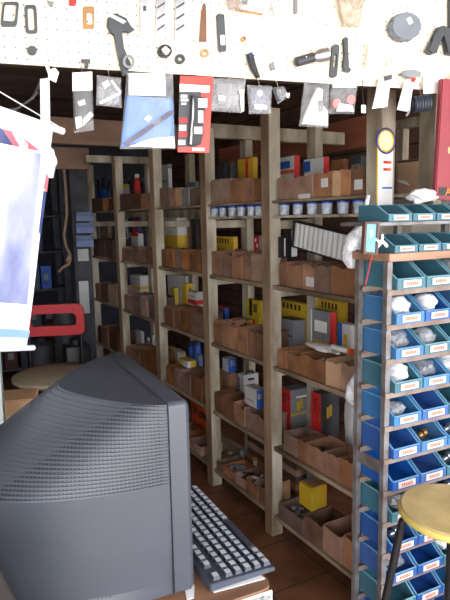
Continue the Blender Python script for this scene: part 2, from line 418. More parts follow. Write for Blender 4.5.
scraps('A', 0, 0, GREYC, 'grey loose parts in the leftmost box on lowest shelf', 5, .8)
scraps('A', 0, 2, DGREY, 'dark loose parts in a box on lowest shelf', 6, .4)
for i in range(4): scraps('B', 0, i+1, (GREYC, DGREY, OFFW, CARDD)[i], f'small loose parts in the {ORD[i+1]} floor level box of the second bay', 10+i, .95)
for i in range(4): scraps('B', 2, i, (OFFW, CARDD, GREYC, CARDD)[i], f'small loose parts in the {ORD[i]} box on third shelf down, second bay', 20+i, .9)

# ---------------------------------------------------------------- cartons and other goods on the shelves
def closed_box(dep, wid, h, bev=.003):
    return MB().b2((0, -wid/2, 0), (dep, wid/2, h), bev)
def place3(x0, xm, x1, ytop, zb, t, maxdep=.27, ylow=None):
    """front left edge, near front edge and near rear edge of a box, in pixels -> centre along the run, width, depth, height"""
    ym = ytop+8
    s0 = S(x0, ym, t)[0]; s1 = S(xm, ym, t)[0]
    for lo_, hi_ in zip(PS, PS[1:]):
        if lo_ < (s0+s1)/2 < hi_: s0 = min(s0, hi_-.036); s1 = max(min(s1, s0-.02), lo_+.042 if lo_ == PS[0] else lo_+.036)
    q = on_plane(x1, ym, W(0, s1), DV); dep = min(max(q.dot(BV)-(D0+t), .03), maxdep, max(.277-t, .03))
    z = S((x0+xm)/2, ytop, t)[1]
    for k_, top_ in enumerate((.435, .83, 1.21, 1.535 if (s0+s1)/2 < PS[2] else 1.6, 9)):
        if Z_SHELF[k_]-.01 < zb < top_: z = min(z, top_); break
    return (s0+s1)/2, s0-s1, dep, z-zb
def panel(o, dep, wid, h, face, u0, u1, v0, v1, M, name='printed_panel', e=.0016):
    """flat printed panel stuck to the front (aisle side), the near side or the top of a carton"""
    if face == 'front': b = MB().b2((-e, wid/2-u1*wid, v0*h), (-.0002, wid/2-u0*wid, v1*h))
    elif face == 'side': b = MB().b2((u0*dep, -wid/2-e, v0*h), (u1*dep, -wid/2-.0002, v1*h))
    else: b = MB().b2((v0*dep, wid/2-u1*wid, h+.0002), (v1*dep, wid/2-u0*wid, h+e))
    return part(name, b, M, o)
def carton(name, label, px, zb, t, M, panels=(), cat='carton', group=None, lift=None, maxdep=.27, bev=.003):
    sc, wid, dep, h = place3(*px, zb if lift is None else lift, t, maxdep)
    z0 = zb if lift is None else lift
    o = thing(name, label, cat, W(D0+t, sc, z0+.001), RZ, group)
    part('body', closed_box(dep, wid, h, bev), M, o)
    for p_ in panels: panel(o, dep, wid, h, *p_)
    return o, sc, wid, dep, h
Z = Z_SHELF
TB = .185   # depth where goods stand behind the rows of open boxes
FLAP = ('top', .02, .98, .47, .53, CARDL, 'tape_strip')
# nearest bay, top
carton('carton', 'white carton with red edge, left of two behind the top row', (277.5, 295.5, 298, 157), Z[4], TB, OFFW, [('front', 0, 1, .62, .7, ORANGE, 'orange_stripe'), ('side', 0, 1, 0, 1, RED, 'red_end'), ('front', .1, .75, .74, .9, BLUE, 'printed_panel'), ('top', 0, 1, 0, 1, GREYC, 'carton_lid')])
carton('carton', 'white carton with red edge, right of two behind the top row', (300.5, 323.5, 326, 159), Z[4], TB, OFFW, [('front', 0, 1, .5, .58, ORANGE, 'orange_stripe'), ('side', 0, 1, 0, 1, RED, 'red_end'), ('front', 0, .35, .7, .95, BLUE, 'printed_panel'), ('top', 0, 1, 0, 1, GREYC, 'carton_lid')])
carton('carton', 'small brown carton behind the top row beside the white cartons', (331, 343, 346, 160), Z[4], TB, CARD, [FLAP])
carton('carton', 'dark grey carton at the right end of the top shelf', (351, 361, 366, 156), Z[4], TB, DGREY, [('front', .1, .9, .5, .8, GREYC)])
# nearest bay, third shelf down (z .856)
carton('carton', 'rough grey carton leftmost behind boxes under the yellow cartons', (279, 306, 311, 321), Z[2], TB-.01, GREYC, [('top', .05, .95, .1, .9, DGREY, 'open_top'), ('front', .05, .95, .55, .6, DGREY, 'crease')], maxdep=.075)
carton('carton', 'grey carton with white label and red end on third shelf down', (311, 330, 336, 311), Z[2], TB, GREYC, [('front', .2, .85, .62, .82, WHITE, 'white_label'), ('side', 0, 1, 0, 1, RED, 'red_end'), ('front', .1, .9, .42, .46, YEL, 'yellow_stripe'), ('front', 0, .06, 0, 1, WHITE, 'white_edge')], maxdep=.065)
carton('carton', 'small white and blue carton beside the grey red ended carton', (338, 350, 357, 324), Z[2], TB, OFFW, [('front', 0, .35, 0, 1, BLUE, 'blue_panel'), ('front', .5, .8, .3, .8, YEL, 'yellow_panel')], maxdep=.065)
def flat_yellow(label, px, zb, t, txt):
    o, sc, wid, dep, h = carton('yellow_carton', label, px, zb, t, YEL, [('front', .0, .12, 0, 1, YELG, 'faded_end')], maxdep=.03)
    for j_ in range(5): panel(o, dep, wid, h, 'front', .2+.13*j_, .2+.13*j_+.06, 1-.04/h, 1-.012/h, BLACK, 'printed_mark')
    return o
flat_yellow('long yellow carton standing at the back left, third shelf down', (277.5, 309, 312, 302), Z[2], .262, 'III II')
flat_yellow('long yellow carton standing at the back right, third shelf down', (312, 343, 347, 300), Z[2], .262, 'II III')
# nearest bay, fourth shelf down (z .46)
YM = [('side', .3, .6, .35, .6, YEL, 'yellow_mark')]
carton('battery_carton', 'grey carton with red end and yellow mark, left of two on fourth shelf', (281, 290.5, 312, 389), Z[1], .166, GREYC, [('front', 0, 1, 0, 1, RED, 'red_end'), ('front', .3, .75, .68, .88, WHITE, 'white_emblem'), ('side', .35, .5, .5, .72, YEL, 'yellow_mark'), ('side', .52, .67, .55, .77, YEL, 'yellow_mark'), ('side', 0, 1, .42, .46, YEL, 'yellow_stripe'), ('side', .3, .9, .8, .84, WHITE, 'lettering_line')], maxdep=.125, group='grey and red cartons on the fourth shelf')
carton('battery_carton', 'grey carton with red end and yellow mark, right of two on fourth shelf', (311.5, 321, 341, 393), Z[1], .166, DGREY, [('front', 0, 1, 0, 1, RED, 'red_end'), ('front', .3, .75, .68, .88, WHITE, 'white_emblem'), ('side', .3, .42, .55, .75, YEL, 'yellow_mark'), ('side', .45, .57, .58, .78, YEL, 'yellow_mark'), ('front', .8, .95, .5, .95, YEL, 'yellow_stripe')], maxdep=.125, group='grey and red cartons on the fourth shelf')
# floor level: yellow box sitting on the rims
scq, wq, hq, zq = ROWTOP[('A', 0, 1)]
carton('yellow_box', 'bright yellow box sitting on the open boxes of the lowest shelf', (299, 311, 327, 485), Z[0], .045, YEL, [('top', .3, .95, .2, .9, CARD, 'brown_lid_panel'), ('top', .02, .28, .2, .9, GREYC, 'grey_lid_panel'), ('side', 0, .3, 0, 1, YELG, 'faded_edge')], lift=Z[0]+.012+max(ROWTOP[('A', 0, 0)][2], hq), maxdep=.11)
# second bay
carton('yellow_carton', 'yellow carton with orange stripe behind the top row, second bay', (237.5, 253, 256, 158.5), Z[4], TB, YEL, [('front', .52, .72, 0, 1, ORANGE, 'orange_stripe'), ('top', 0, 1, 0, 1, CARDD, 'carton_lid'), ('front', .56, .68, .1, .9, RED, 'red_lettering')], maxdep=.1)
flat_yellow('long yellow carton with black lettering behind second shelf row', (213.5, 252, 253, 237), Z[3], TB+.02, 'II CIIII')
carton('carton', 'red spotted carton end beside the long yellow carton', (253.5, 259, 263, 236), Z[3], TB+.01, RED, [('front', .2, .4, .5, .6, WHITE), ('front', .6, .8, .7, .8, WHITE), ('front', .3, .5, .85, .93, WHITE), ('side', 0, 1, 0, 1, GREYC, 'grey_side')], maxdep=.08)
carton('yellow_carton', 'dull yellow and black carton at the back, third shelf of second bay', (229, 259, 262, 298), Z[2], .235, YELG, [('front', .3, .5, .6, 1, BLACK, 'black_panel'), ('front', .62, .7, .7, .9, BLACK, 'black_mark'), ('front', .75, .83, .7, .9, BLACK, 'black_mark')], maxdep=.04)
carton('carton', 'low blue carton with red lid at left, third shelf of second bay', (214, 225, 227, 307), Z[2], TB, BLUE, [('front', 0, 1, .93, 1, RED, 'red_lid_edge'), ('top', 0, 1, 0, 1, RED, 'red_lid')], maxdep=.042)
carton('carton', 'low grey carton with yellow and red end, third shelf of second bay', (228, 248, 261, 318), Z[2], TB-.005, GREYC, [('side', 0, .6, .86, 1, YEL, 'yellow_end'), ('side', .6, 1, .86, 1, RED, 'red_end'), ('front', .1, .9, .9, .95, WHITE)], maxdep=.046)
_, _, _, _, hu = carton('carton', 'brown carton under the small blue and white carton, second bay', (218, 230, 238, 372), Z[1], TB, CARD, [FLAP], maxdep=.09)
carton('carton', 'small blue and white carton on a brown one, fourth shelf, second bay', (222.5, 228, 236.5, 358.5), Z[1], TB+.005, OFFW, [('side', 0, 1, 0, 1, BLUE, 'blue_side'), ('side', .3, .8, .4, .9, OFFW, 'white_panel')], maxdep=.075, lift=Z[1]+hu+.004)
o, sc, wd, dp, hh = carton('white_carton', 'tall white carton with black carry handle on fourth shelf, second bay', (235, 243.5, 260.5, 374), Z[1], TB-.01, OFFW, [('side', .3, .7, .82, .89, BLACK, 'handle_slot'), ('front', .15, .35, .2, .9, BLUE, 'blue_lettering'), ('side', .2, .9, .5, .56, GREYC, 'lettering_line')], maxdep=.12)
part('carry_handle', MB().tube([(dp*.25, -wd*.3, hh-.004), (dp*.3, -wd*.3, hh+.014), (dp*.7, -wd*.3, hh+.014), (dp*.75, -wd*.3, hh-.004)], .005), BLACK, o)
sq, wq, hq, zq = ROWTOP[('B', 1, 3)]
carton('carton', 'white carton with blue side on top of a brown box, second bay', (244.5, 256.5, 267, 388), Z[1], .03, OFFW, [('side', 0, 1, 0, 1, BLUE, 'blue_side'), ('side', .1, .6, .5, .8, OFFW, 'white_wave'), ('front', .2, .8, .3, .35, GREYC, 'lettering_line'), ('top', .05, .95, .45, .5, GREYC, 'tape_strip')], lift=Z[1]+hq+.012, maxdep=.11)
# folded flat cartons stacked behind the floor boxes
zc = Z[0]+.001
for k in range(6):
    rd = random.Random(k+50); hk = .036
    b = MB().b2((0, -.24, 0), (.09, .24, hk), .006)
    single('folded_carton', b, (CARDD, CARD)[k % 2], f'folded flat brown carton, {"lowest" if k == 0 else "topmost" if k == 5 else ORD[k]+" from the bottom"} of the stack below the white cartons', 'carton', W(D0+.195+rd.uniform(-.004, .004), 2.47, zc), RZ, 'folded cartons stacked in the second bay'); zc += hk+.001
# third bay
carton('white_box', 'tall plain white box at left of the top shelf, third bay', (158.5, 168, 172, 165), Z[4], TB, OFFW, [('front', .3, .9, .6, .64, GREYC), ('side', 0, 1, .9, 1, GREYC)], maxdep=.11)
carton('carton', 'small pale grey carton behind the top row, third bay', (186, 195, 198, 182), Z[4], TB, GREYC, maxdep=.1)
carton('white_carton', 'large white and yellow carton on the second shelf, third bay', (161.5, 186, 190, 218), Z[3], TB, OFFW, [('front', 0, 1, 0, .62, YEL, 'yellow_lower_half'), ('side', 0, 1, 0, .62, YEL, 'yellow_lower_half'), ('front', .55, .95, .78, .82, GREYC, 'lettering_line')], maxdep=.1)
carton('black_carton', 'black carton beside the white and yellow carton, third bay', (191, 196, 199, 219), Z[3], TB, BLACK, maxdep=.1)
carton('carton', 'grey white carton at the back of third shelf, third bay', (167.5, 189, 194, 275), Z[2], .235, OFFW, maxdep=.06)
carton('yellow_carton', 'upright yellow carton with torn end on third shelf, third bay', (179, 186.5, 193.5, 283.5), Z[2], TB-.012, YEL, [('side', .45, .65, .5, .9, CARDD, 'torn_strip')], maxdep=.055)
carton('yellow_carton', 'thin upright yellow carton on third shelf, third bay', (171, 174.5, 177, 288), Z[2], TB, YELG, maxdep=.04)
carton('carton', 'white carton with red base on third shelf, third bay', (188, 196, 203.5, 292), Z[2], TB-.01, OFFW, [('front', 0, 1, .62, .76, RED, 'red_band'), ('side', 0, 1, .62, .76, RED, 'red_band'), ('front', .2, .8, .85, .88, GREYC)], maxdep=.09)
hb = [ROWTOP[('C', 1, i)] for i in range(4)]
carton('small_carton', 'small white and yellow carton, upper of two, fourth shelf third bay', (171, 178, 186, 351), Z[1], TB-.005, OFFW, [('side', .2, .8, .88, .97, YEL, 'yellow_panel'), ('front', 0, 1, .8, .84, GREYC)], maxdep=.08)
carton('small_carton', 'small yellow and white carton, lower of two, fourth shelf third bay', (179, 188, 197, 360), Z[1], .03, YEL, [('front', .45, 1, 0, 1, OFFW, 'white_panel'), ('side', 0, .3, 0, 1, OFFW, 'white_panel')], lift=Z[1]+.012+max(h_[2] for h_ in hb[1:]), maxdep=.06)
carton('small_carton', 'small yellow carton at left of fourth shelf, third bay', (168, 172, 176.5, 347), Z[1], TB+.01, YEL, maxdep=.05)
carton('small_carton', 'small pale blue carton by the post on fourth shelf, third bay', (195, 199, 203, 355), Z[1], TB, mat('pale_blue_card', (120, 145, 190), .5, var=.1), maxdep=.05)
# orange bag of the third bay, floor level
o = thing('orange_bag', 'orange bag with black lettering behind the monitor', 'bag', W(D0+.0, 0, 0), RZ)
sL = S(188, 415, .195)[0]; sR = S(205.5, 415, .195)[0]; zT = S(197, 402, .195)[1]; zB = S(197, 428, .195)[1]
o.location = W(D0+.195, (sL+sR)/2, Z[0]+.002)
hB = zT-Z[0]
sb = MB(); sb.pillow([(-(sL-sR)/2, hB), ((sL-sR)/2, hB), ((sL-sR)/2, .0), (-(sL-sR)/2, .0)], .05, 0, 10, 3)
for v in sb.bm.verts: v.co = Vector((v.co.y+.032, -v.co.x, v.co.z))
part('bag_body', sb, ORANGE, o, 60)
text_part('bag_text', 'Vox', .1, BLACK, o, (-.004, -.055, hB-.065), (pi/2, 0, -pi/2), .002, 1.25)

# fourth and farthest bays
carton('white_box', 'white box with red lid on the second shelf, fourth bay', (131, 146, 150.5, 234), Z[3], TB, OFFW, [('front', -.03, 1.03, .9, 1.02, RED, 'red_lid_edge'), ('top', 0, 1, 0, 1, RED, 'red_lid')], maxdep=.045)
carton('white_box', 'white carton with yellow base on the third shelf, fourth bay', (130, 149, 154.5, 276), Z[2], TB, OFFW, [('front', 0, 1, .52, .62, YEL, 'yellow_base'), ('side', 0, 1, .52, .62, YEL, 'yellow_base'), ('front', .1, .9, .7, .71, GREYC), ('front', .1, .9, .85, .86, GREYC)], maxdep=.1)
for x0, xm, x1, yt, M, w in ((124.5, 127, 128.5, 219, OFFW, 'white'), (128, 132, 134, 218, DBLUE, 'navy'), (132.5, 135, 137, 219, RED, 'red'), (135.5, 138, 139.5, 217, PURP, 'purple')):
    carton('packet', f'upright {w} packet among coloured packets on second shelf, fourth bay', (x0, xm, x1, yt), Z[3], .235, M, [('front', .2, .8, .5, .62, OFFW if M is not OFFW else PURP)], maxdep=.035, group='coloured packets in the fourth bay')
carton('packet', 'blue packet at the left of third shelf, fourth bay', (122.5, 126.5, 128.5, 269), Z[2], TB+.03, DBLUE, maxdep=.05)
carton('small_carton', 'small white carton on the fourth shelf, fourth bay', (135, 141, 143.5, 331), Z[1], TB, OFFW, maxdep=.05)
carton('small_carton', 'small blue carton before the white one, fourth bay', (133, 141, 143.5, 339.5), Z[1], TB-.006, BLUE, maxdep=.05) if False else None
carton('carton', 'brown carton with paper strip on the second shelf, farthest bay', (95.5, 108, 112, 226), Z[3], TB, CARD, [('front', .2, .38, .5, 1, OFFW, 'paper_strip')], maxdep=.1)

def bottle(name, label, x, ytop, zb, t, r, M, capM, cat='bottle', group=None, neck=True):
    s, z = S(x, ytop, t); h = z-zb-.001
    o = thing(name, label, cat, W(D0+t+r, s, zb+.001), RZ, group)
    hc = min(.03, h*.18)
    part('bottle_body', MB().lathe([(r*.92, 0), (r, .004), (r, h*.7-hc), (r*.55 if neck else r, h-hc-.004), (r*.5 if neck else r*.95, h-hc)], n=16), M, o, 40)
    part('cap', MB().lathe([(r*.58 if neck else r*1.03, h-hc+.0005), (r*.58 if neck else r*1.03, h-.002), (r*.45, h)], n=16), capM, o, 40); return o
bottle('bottle', 'red plastic bottle on the top shelf, fourth bay', 133, 174, Z[4], TB, .032, RED, OFFW)
bottle('jar', 'pale jar left of the red bottle, fourth bay', 123, 184, Z[4], TB, .028, OFFW, YEL, 'jar', None, False)
bottle('tube_bottle', 'slim white tube with yellow foot on the top shelf, fourth bay', 147.5, 169, Z[4], TB, .014, WHITE, OFFW, 'bottle', None, False)
for k, (x, yt) in enumerate(((96, 176), (101, 174), (107, 176), (121, 178), (127, 177), (140.5, 178))):
    bottle('bottle', f'dark glass bottle, {ORD[k]} from left at the back of the far top shelves', x, yt, Z[4], .268, .018, mat('dark_glass', (34, 40, 52), .2, var=.3), DGREY, 'bottle', 'dark bottles on the far top shelves')
for k, (x, yt, M) in enumerate(((136, 338, BLUE), (146, 338, GREYC), (151, 336, OFFW), (155, 341, GREYC))):
    bottle('bottle', f'{["blue", "grey", "white", "dull grey"][k]} small bottle on the fourth shelf, fourth bay', x, yt, Z[1], TB+(.06 if k == 0 else .02), .02, M, OFFW, 'bottle', 'small bottles in the fourth bay')
for k, (x, yt) in enumerate(((188, 342), (194, 341))):
    bottle('blue_can', f'blue can with rounded shoulder, {["left", "right"][k]} of two on fourth shelf, third bay', x, yt, Z[1], .2, .026, BLUE, DBLUE, 'can', 'blue cans in the third bay', False)
bottle('blue_can', 'blue can beside the white and red carton, third bay', 199, 309, Z[2], .12-.1+.155, .004, BLUE, RED, 'can') if False else None
def bag(name, label, x0, x1, y0, y1, zb, t, M, seed, cat='bag', group=None):
    s0 = S(x0, (y0+y1)/2, t)[0]; s1 = S(x1, (y0+y1)/2, t)[0]; z1 = S((x0+x1)/2, y0, t)[1]
    h = z1-zb
    for lo_, hi_ in zip(PS, PS[1:]):
        if lo_ < (s0+s1)/2 < hi_: s0 = min(s0, hi_-.045); s1 = max(s1, lo_+.05)
    o = single(name, MB().blob((.046, 0, h*.5), (.036, (s0-s1)/2, h*.5), seed, .16), M, label, cat, W(D0+t, (s0+s1)/2, zb+.014), RZ, group, 60); return o
bag('plastic_bag', 'dark grey plastic bundle at left of the top shelf, second bay', 211, 222.5, 164, 180, Z[4], TB, DGREY, 1)
bag('plastic_bag', 'grey plastic bundle beside the yellow carton on the top shelf', 226.5, 236, 163, 180, Z[4], TB, RUBBER, 2)
bag('plastic_bag', 'clear plastic bundle behind the boxes on the second shelf, second bay', 224, 246, 243, 253, Z[3], .172-.0, MILKY, 3) if False else None
bag('plastic_bag', 'blue plastic bag on the top shelf, farthest bay', 92, 104, 190, 199, Z[4], TB-.01, BLUE, 4)
bag('plastic_bag', 'white round plastic bundle at the right of the fourth shelf', 339, 352, 396, 412, Z[1], TB, OFFW, 5)
bag('plastic_bag', 'black plastic bundle at the right of third shelf down', 347, 358, 302, 330, Z[2], .235, BLACK, 6)
bag('plastic_bag', 'teal cloth bundle behind the air filters', 344, 356, 226, 258, Z[3], .2, TEAL, 7)
bag('plastic_bag', 'pale clump of wrapped parts on the second shelf, third bay', 170, 186, 240, 252, Z[3], TB-.01-.0, MILKY, 8) if False else None
for k, (x, y0, M) in enumerate(((228.5, 455, OFFW), (240, 450, GREYC), (253.5, 458, OFFW))):
    bottle('jar', f'{["white", "grey", "white yellow capped"][k]} small jar standing in the floor boxes, {ORD[k]} from left', x, y0, Z[0], .178, .014, M, [OFFW, GREYC, YEL][k], 'jar', 'small jars in the second bay', False)
# white cloth and paper tube in the boxes of the third shelf
s0, _ = S(300, 352, .03)
def cloth(label, x0, x1, y, tier, t, seed, M=WHITE):
    a = S(x0, y, t)[0]; b_ = S(x1, y, t)[0]; z = S((x0+x1)/2, y, t)[1]
    B_ = MB(); B_.blob((.05, 0, 0), (.04, (a-b_)/2, .013), seed, .3)
    return single('cloth', B_, M, label, 'cloth', W(D0+t, (a+b_)/2, z), RZ, None, 60)
cloth('crumpled white cloth lying on the rims of the third shelf boxes', 301, 329, 349, 2, .035, 2)
o = thing('tube', 'white paper tube with orange end lying on the third shelf boxes', 'tube', (0, 0, 0), 0)
pa = on_plane(333, 347, W(D0+.06, 0), BV); pb = on_plane(349, 351, W(D0+.06, 0), BV); pc = pb+(pb-pa).normalized()*.02
part('tube_body', MB().tube([pa, pb], .012, 10), WHITE, o, 40); part('tube_end', MB().tube([pb+(pb-pa).normalized()*.0005, pc], .0125, 10), ORANGE, o, 40)

# ---------------------------------------------------------------- cups with blue lids
BLID = mat('blue_lid', (36, 74, 176), .4, var=.05)
cr, ch_ = .0225, .05
def make_cup(label, loc):
    o = thing('lidded_cup', label, 'cup', loc, RZ, 'clear cups with blue lids')
    part('cup_wall', MB().lathe([(cr*.86, 0), (cr*.9, .002), (cr, ch_-.008), (cr*.96, ch_-.008), (cr*.85, .004)], n=18), CUPF, o, 40)
    part('lid', MB().lathe([(cr*1.08, ch_-.0075), (cr*1.08, ch_-.001), (cr*.95, ch_), (cr*.9, ch_-.003), (0, ch_-.003)], n=18), BLID, o, 40)
    part('contents', MB().lathe([(cr*.78, .005), (cr*.85, .022), (cr*.5, .026)], n=12), GREYC, o, 40); return o
cup0 = None
for grp, xs, yy in (('nearest', (284.6, 298, 312, 327, 343, 359), 213), ('second', (213.5, 223, 232.5, 241.5, 251.5, 259.5), 215)):
    for i, x in enumerate(xs):
        s = min(S(x, yy-5, .035)[0], (PS[1] if grp == 'nearest' else PS[2])-.062)
        pos = 'leftmost' if i == 0 else 'rightmost' if i == 5 else ORD[i]+' from left'
        lab = f'clear cup with blue lid, {pos} of six in the {grp} bay'
        loc = W(D0+.035, s, 1.552)
        if cup0 is None: cup0 = make_cup(lab, loc)
        else:
            c = cup0.copy(); C.objects.link(c); c.location = loc; c['label'] = lab
            for chd in list(cup0.children):
                k = chd.copy(); C.objects.link(k); k.parent = c

# ---------------------------------------------------------------- air filters lying over the second shelf boxes
def air_filter(label, wid, hgt, M4):
    o = thing('air_filter', label, 'filter', (0, 0, 0), 0, 'black rimmed white air filters'); o.matrix_world = M4
    n = 22; out = [(-wid/2, 0), (wid/2, 0), (wid/2, hgt), (-wid/2, hgt)]; k = .006
    part('rubber_rim', MB().ringplate(out, [(-wid/2+k, k), (wid/2-k, k), (wid/2-k, hgt-k), (-wid/2+k, hgt-k)], -.004, .03), BLACK, o)
    b = MB(); w2 = wid-2*k-.001; pts = []
    for i in range(n+1): pts.append((-w2/2+w2*i/n, 0 if i % 2 else .004))
    v = [[b.bm.verts.new((x, y, z)) for z in (k, hgt-k)] for x, y in pts]; v2 = [[b.bm.verts.new((x, .024, z)) for z in (k, hgt-k)] for x, y in pts]
    for i in range(n):
        b.bm.faces.new((v[i][0], v[i+1][0], v[i+1][1], v[i][1])); b.bm.faces.new((v2[i][0], v2[i][1], v2[i+1][1], v2[i+1][0]))
    part('pleated_paper', b, OFFW, o); return o
# large one: corners on the plane t=.05, tilted in its plane
tF = .034
zrim = Z[3]+max(v[2] for k_, v in ROWTOP.items() if k_[:2] == ('A', 3))+.009
def SP(x, y, t): p_ = on_plane(x, y, W(D0+t, 0), BV); return p_
TLc = SP(294, 220.5, tF); TRc = SP(349, 234, tF); BLc = SP(288.5, 256, tF)
xa = (TRc-TLc); wF = xa.length; xa.normalize(); za = (TLc-BLc); za = (za - xa*za.dot(xa)); hF = za.length; za.normalize(); ya = za.cross(xa)
M4 = Matrix.Identity(4)
hF = (TRc.z-zrim)/za.z
orig = (TLc+TRc)/2 - za*hF
for i in range(3): M4[i][0] = xa[i]; M4[i][1] = ya[i]; M4[i][2] = za[i]; M4[i][3] = orig[i]
air_filter('large white pleated air filter tilted above the boxes beside the white bag', wF, hF, M4)
sBig = TLc.dot(DV)
for k in range(2):
    sx_ = PS[1]-.078-.04*k; z = S(284, (237, 229)[k], .04)[1]
    M4 = Matrix.Translation(W(D0+.058+.012*k, sx_, zrim)) @ Matrix.Rotation(RZ+RAD(3), 4, 'Z')
    air_filter(f'upright white air filter seen edge on, {ORD[k]} from the post', .05, z-zrim, M4)

# ---------------------------------------------------------------- bay behind the rack: round brown box, white apron
RB = 1.80                       # a second, lower stand behind the shelves
def on_b(x, y, b=RB): return on_plane(x, y, W(b, 0), BV)
pL = on_b(393, 180); pR = on_b(434, 180); zp = on_b(410, 193).z; zt_ = on_b(410, 161).z
rear = thing('rear_stand', 'pale timber stand behind the shelves carrying the round brown box', 'stand', W(RB, 0), RZ)
part('apron_board', MB().b2((-.006, .7, zp-.075), (.01, 2.0, zp), .002), WHITE, rear); part('top_board', MB().b2((.011, .7, zp-.02), (.34, 2.0, zp), .002), BOARD, rear)
for yy in (.75, on_b(399, 150).dot(DV)): part('post', MB().b2((.011, yy-.03, 0), (.06, yy+.03, zp-.021), .002), POST, rear); 
dU = lambda x: on_b(x, 140, RB+.3).dot(DV)
zr0, zr1 = on_b(410, 127, RB+.3).z, on_b(410, 118, RB+.3).z
part('upper_post', MB().b2((.30, dU(403), zp+.001), (.34, dU(396), zr0), .002), POST, rear)
part('cross_rail', MB().b2((.295, dU(434), zr0+.001), (.345, dU(393.5), zr1), .002), POST, rear)
wb = pL.dot(DV)-pR.dot(DV)
o = thing('brown_box', 'large pale brown cardboard box behind the red package', 'box', W(RB+.02, pR.dot(DV), zp+.001), RZ)
hb_ = zt_-zp
part('body', MB().b2((0, 0, 0), (.22, wb, hb_), .006), CARDL, o); part('lid_edge', MB().b2((-.002, -.002, hb_+.0005), (.222, wb+.002, hb_+.008), .002), CARD, o)
tp = MB().prism([(0, .06), (.05, .05), (.075, .03), (.02, .045)], -.003, -.001)
for v in tp.bm.verts: v.co = Vector((v.co.y, wb-v.co.x, v.co.z))
part('torn_paper', tp, WHITE, o)
# white painted brick behind the small bins
def brick_mat():
    M = mat('white_brick', (206, 202, 190), .8, var=.08, scale=10); nt = M.node_tree; N = nt.nodes; L = nt.links
    bs = N['Principled BSDF']; src = bs.inputs['Base Color'].links[0].from_socket
    br = N.new('ShaderNodeTexBrick'); br.inputs['Scale'].default_value = 1; br.inputs['Brick Width'].default_value = .2; br.inputs['Row Height'].default_value = .07; br.inputs['Mortar Size'].default_value = .006
    tc = N.new('ShaderNodeTexCoord'); mp = N.new('ShaderNodeMapping'); mp.inputs['Rotation'].default_value = (pi/2, 0, 0); L.new(tc.outputs['Object'], mp.inputs[0]); L.new(mp.outputs[0], br.inputs['Vector'])
    mx = N.new('ShaderNodeMix'); mx.data_type = 'RGBA'; L.new(br.outputs['Fac'], mx.inputs['Factor']); L.new(src, mx.inputs[6]); mx.inputs[7].default_value = (.3, .28, .25, 1)
    L.new(mx.outputs[2], bs.inputs['Base Color']); return M
struct('wall_pier', MB().b2((D0+.075, 1.40, 0), (RB-.02, 1.455, 1.54)), brick_mat(), rz=RZ)

# banner strip with round emblem on the post
PF = W(0, PS[0]-.076/2-.004); 
o = thing('sticker_strip', 'white paper strip with round emblem hanging on the timber post', 'sticker', (0, 0, 0), RZ)
a = on_plane(381.5, 135, PF, DV); b_ = on_plane(394, 135, PF, DV); zlo = on_plane(388, 208, PF, DV).z; zhi = on_plane(388, 128, PF, DV).z
bL = a.dot(BV)-.012; bR = b_.dot(BV)-.001; o.location = W(bL, PS[0]-.076/2-.0035, zlo); wS = bR-bL; hS = zhi-zlo
part('paper_strip', MB().b2((0, 0, 0), (wS, .002, hS*.92)), WHITE, o)
part('yellow_edge', MB().b2((-.006, 0, .0), (-.0002, .002, hS*.8)), YEL, o)
cz = hS-.043; Rr = .041; cxs = wS/2-.002
part('emblem_disc', MB().lathe([(Rr*.78, 0), (Rr*.78, -.0012)], (cxs, -.0008, cz), 28, 'y'), mat('emblem_yellow', (244, 240, 190), .5, var=.04, scale=20, rgb2=(206, 226, 160)), o)
part('emblem_ring', MB().tube([(cxs+Rr*cos(2*pi*i/28), -.001, cz+Rr*sin(2*pi*i/28)) for i in range(28)], .0032, 6, True), mat('emblem_blue', (44, 48, 130), .5, var=.05), o, 50)
part('yellow_ring', MB().tube([(cxs+Rr*.86*cos(2*pi*i/28), -.001, cz+Rr*.86*sin(2*pi*i/28)) for i in range(28)], .0028, 6, True), YEL, o, 50)
for k in range(2):
    zz = hS*.56-k*.024
    part('colour_mark', MB().b2((wS*.34, -.0012, zz), (wS*.62, -.0001, zz+.009)), RED, o); part('colour_mark', MB().b2((wS*.62, -.0012, zz), (wS*.85, -.0001, zz+.009)), ORANGE, o)
part('colour_mark', MB().b2((wS*.3, -.0012, hS*.245), (wS*.95, -.0001, hS*.265)), BLUE, o)

# ---------------------------------------------------------------- steel rack with plastic bins
RR = RAD(26)                        # the rack is turned a little from the shelves
RX = Vector((cos(RR), sin(RR), 0)); RY = Vector((-sin(RR), cos(RR), 0))
R0 = at_depth(387, 300, 1.62); R0.z = 0   # front left post, front left corner
def RP(x, y, yo=0): 
    p_ = on_plane(x, y, R0+RY*yo, RY) - R0; return p_.dot(RX), p_.z
rack = thing('bin_rack', 'grey steel rack on the right holding rows of blue plastic bins', 'rack', R0, RR)
rows_y = [290.5, 324.5, 356.7, 390, 422, 454.5, 485.6, 517, 549, 581]
zr = [RP(393, y)[1] for y in rows_y]
step = (zr[0]-zr[-1])/9
zr = [zr[0]-step*i for i in range(13)]; zr = [z for z in zr if z > .06]
ztop = RP(392, 262)[1]
RL = .615; RD = .125; pw = .018
for x in (0, RL):
    for y in (0, RD):
        # angle iron: two flanges
        b = MB(); sx = 1 if x == 0 else -1
        hh = ztop+(.0 if y == 0 else .03)
        b.b2((x, y, 0), (x+sx*pw, y+.004, hh)); b.b2((x, y+.004, 0), (x+sx*.004, y+pw, hh)); part('rack_post', b, STEEL, rack)
for z in zr:
    for y in (-.0045, RD-.02):
        part('rack_bar', MB().b2((-.002, y, z-.014), (RL+.002, y+.004, z+.002)), RUST, rack)
za = RP(360, 470, .1)[1]
part('side_brace', MB().prism([(0, 0), (RD, 0), (RD, .04), (0, .04)], -.006, -.002), STEEL, rack)
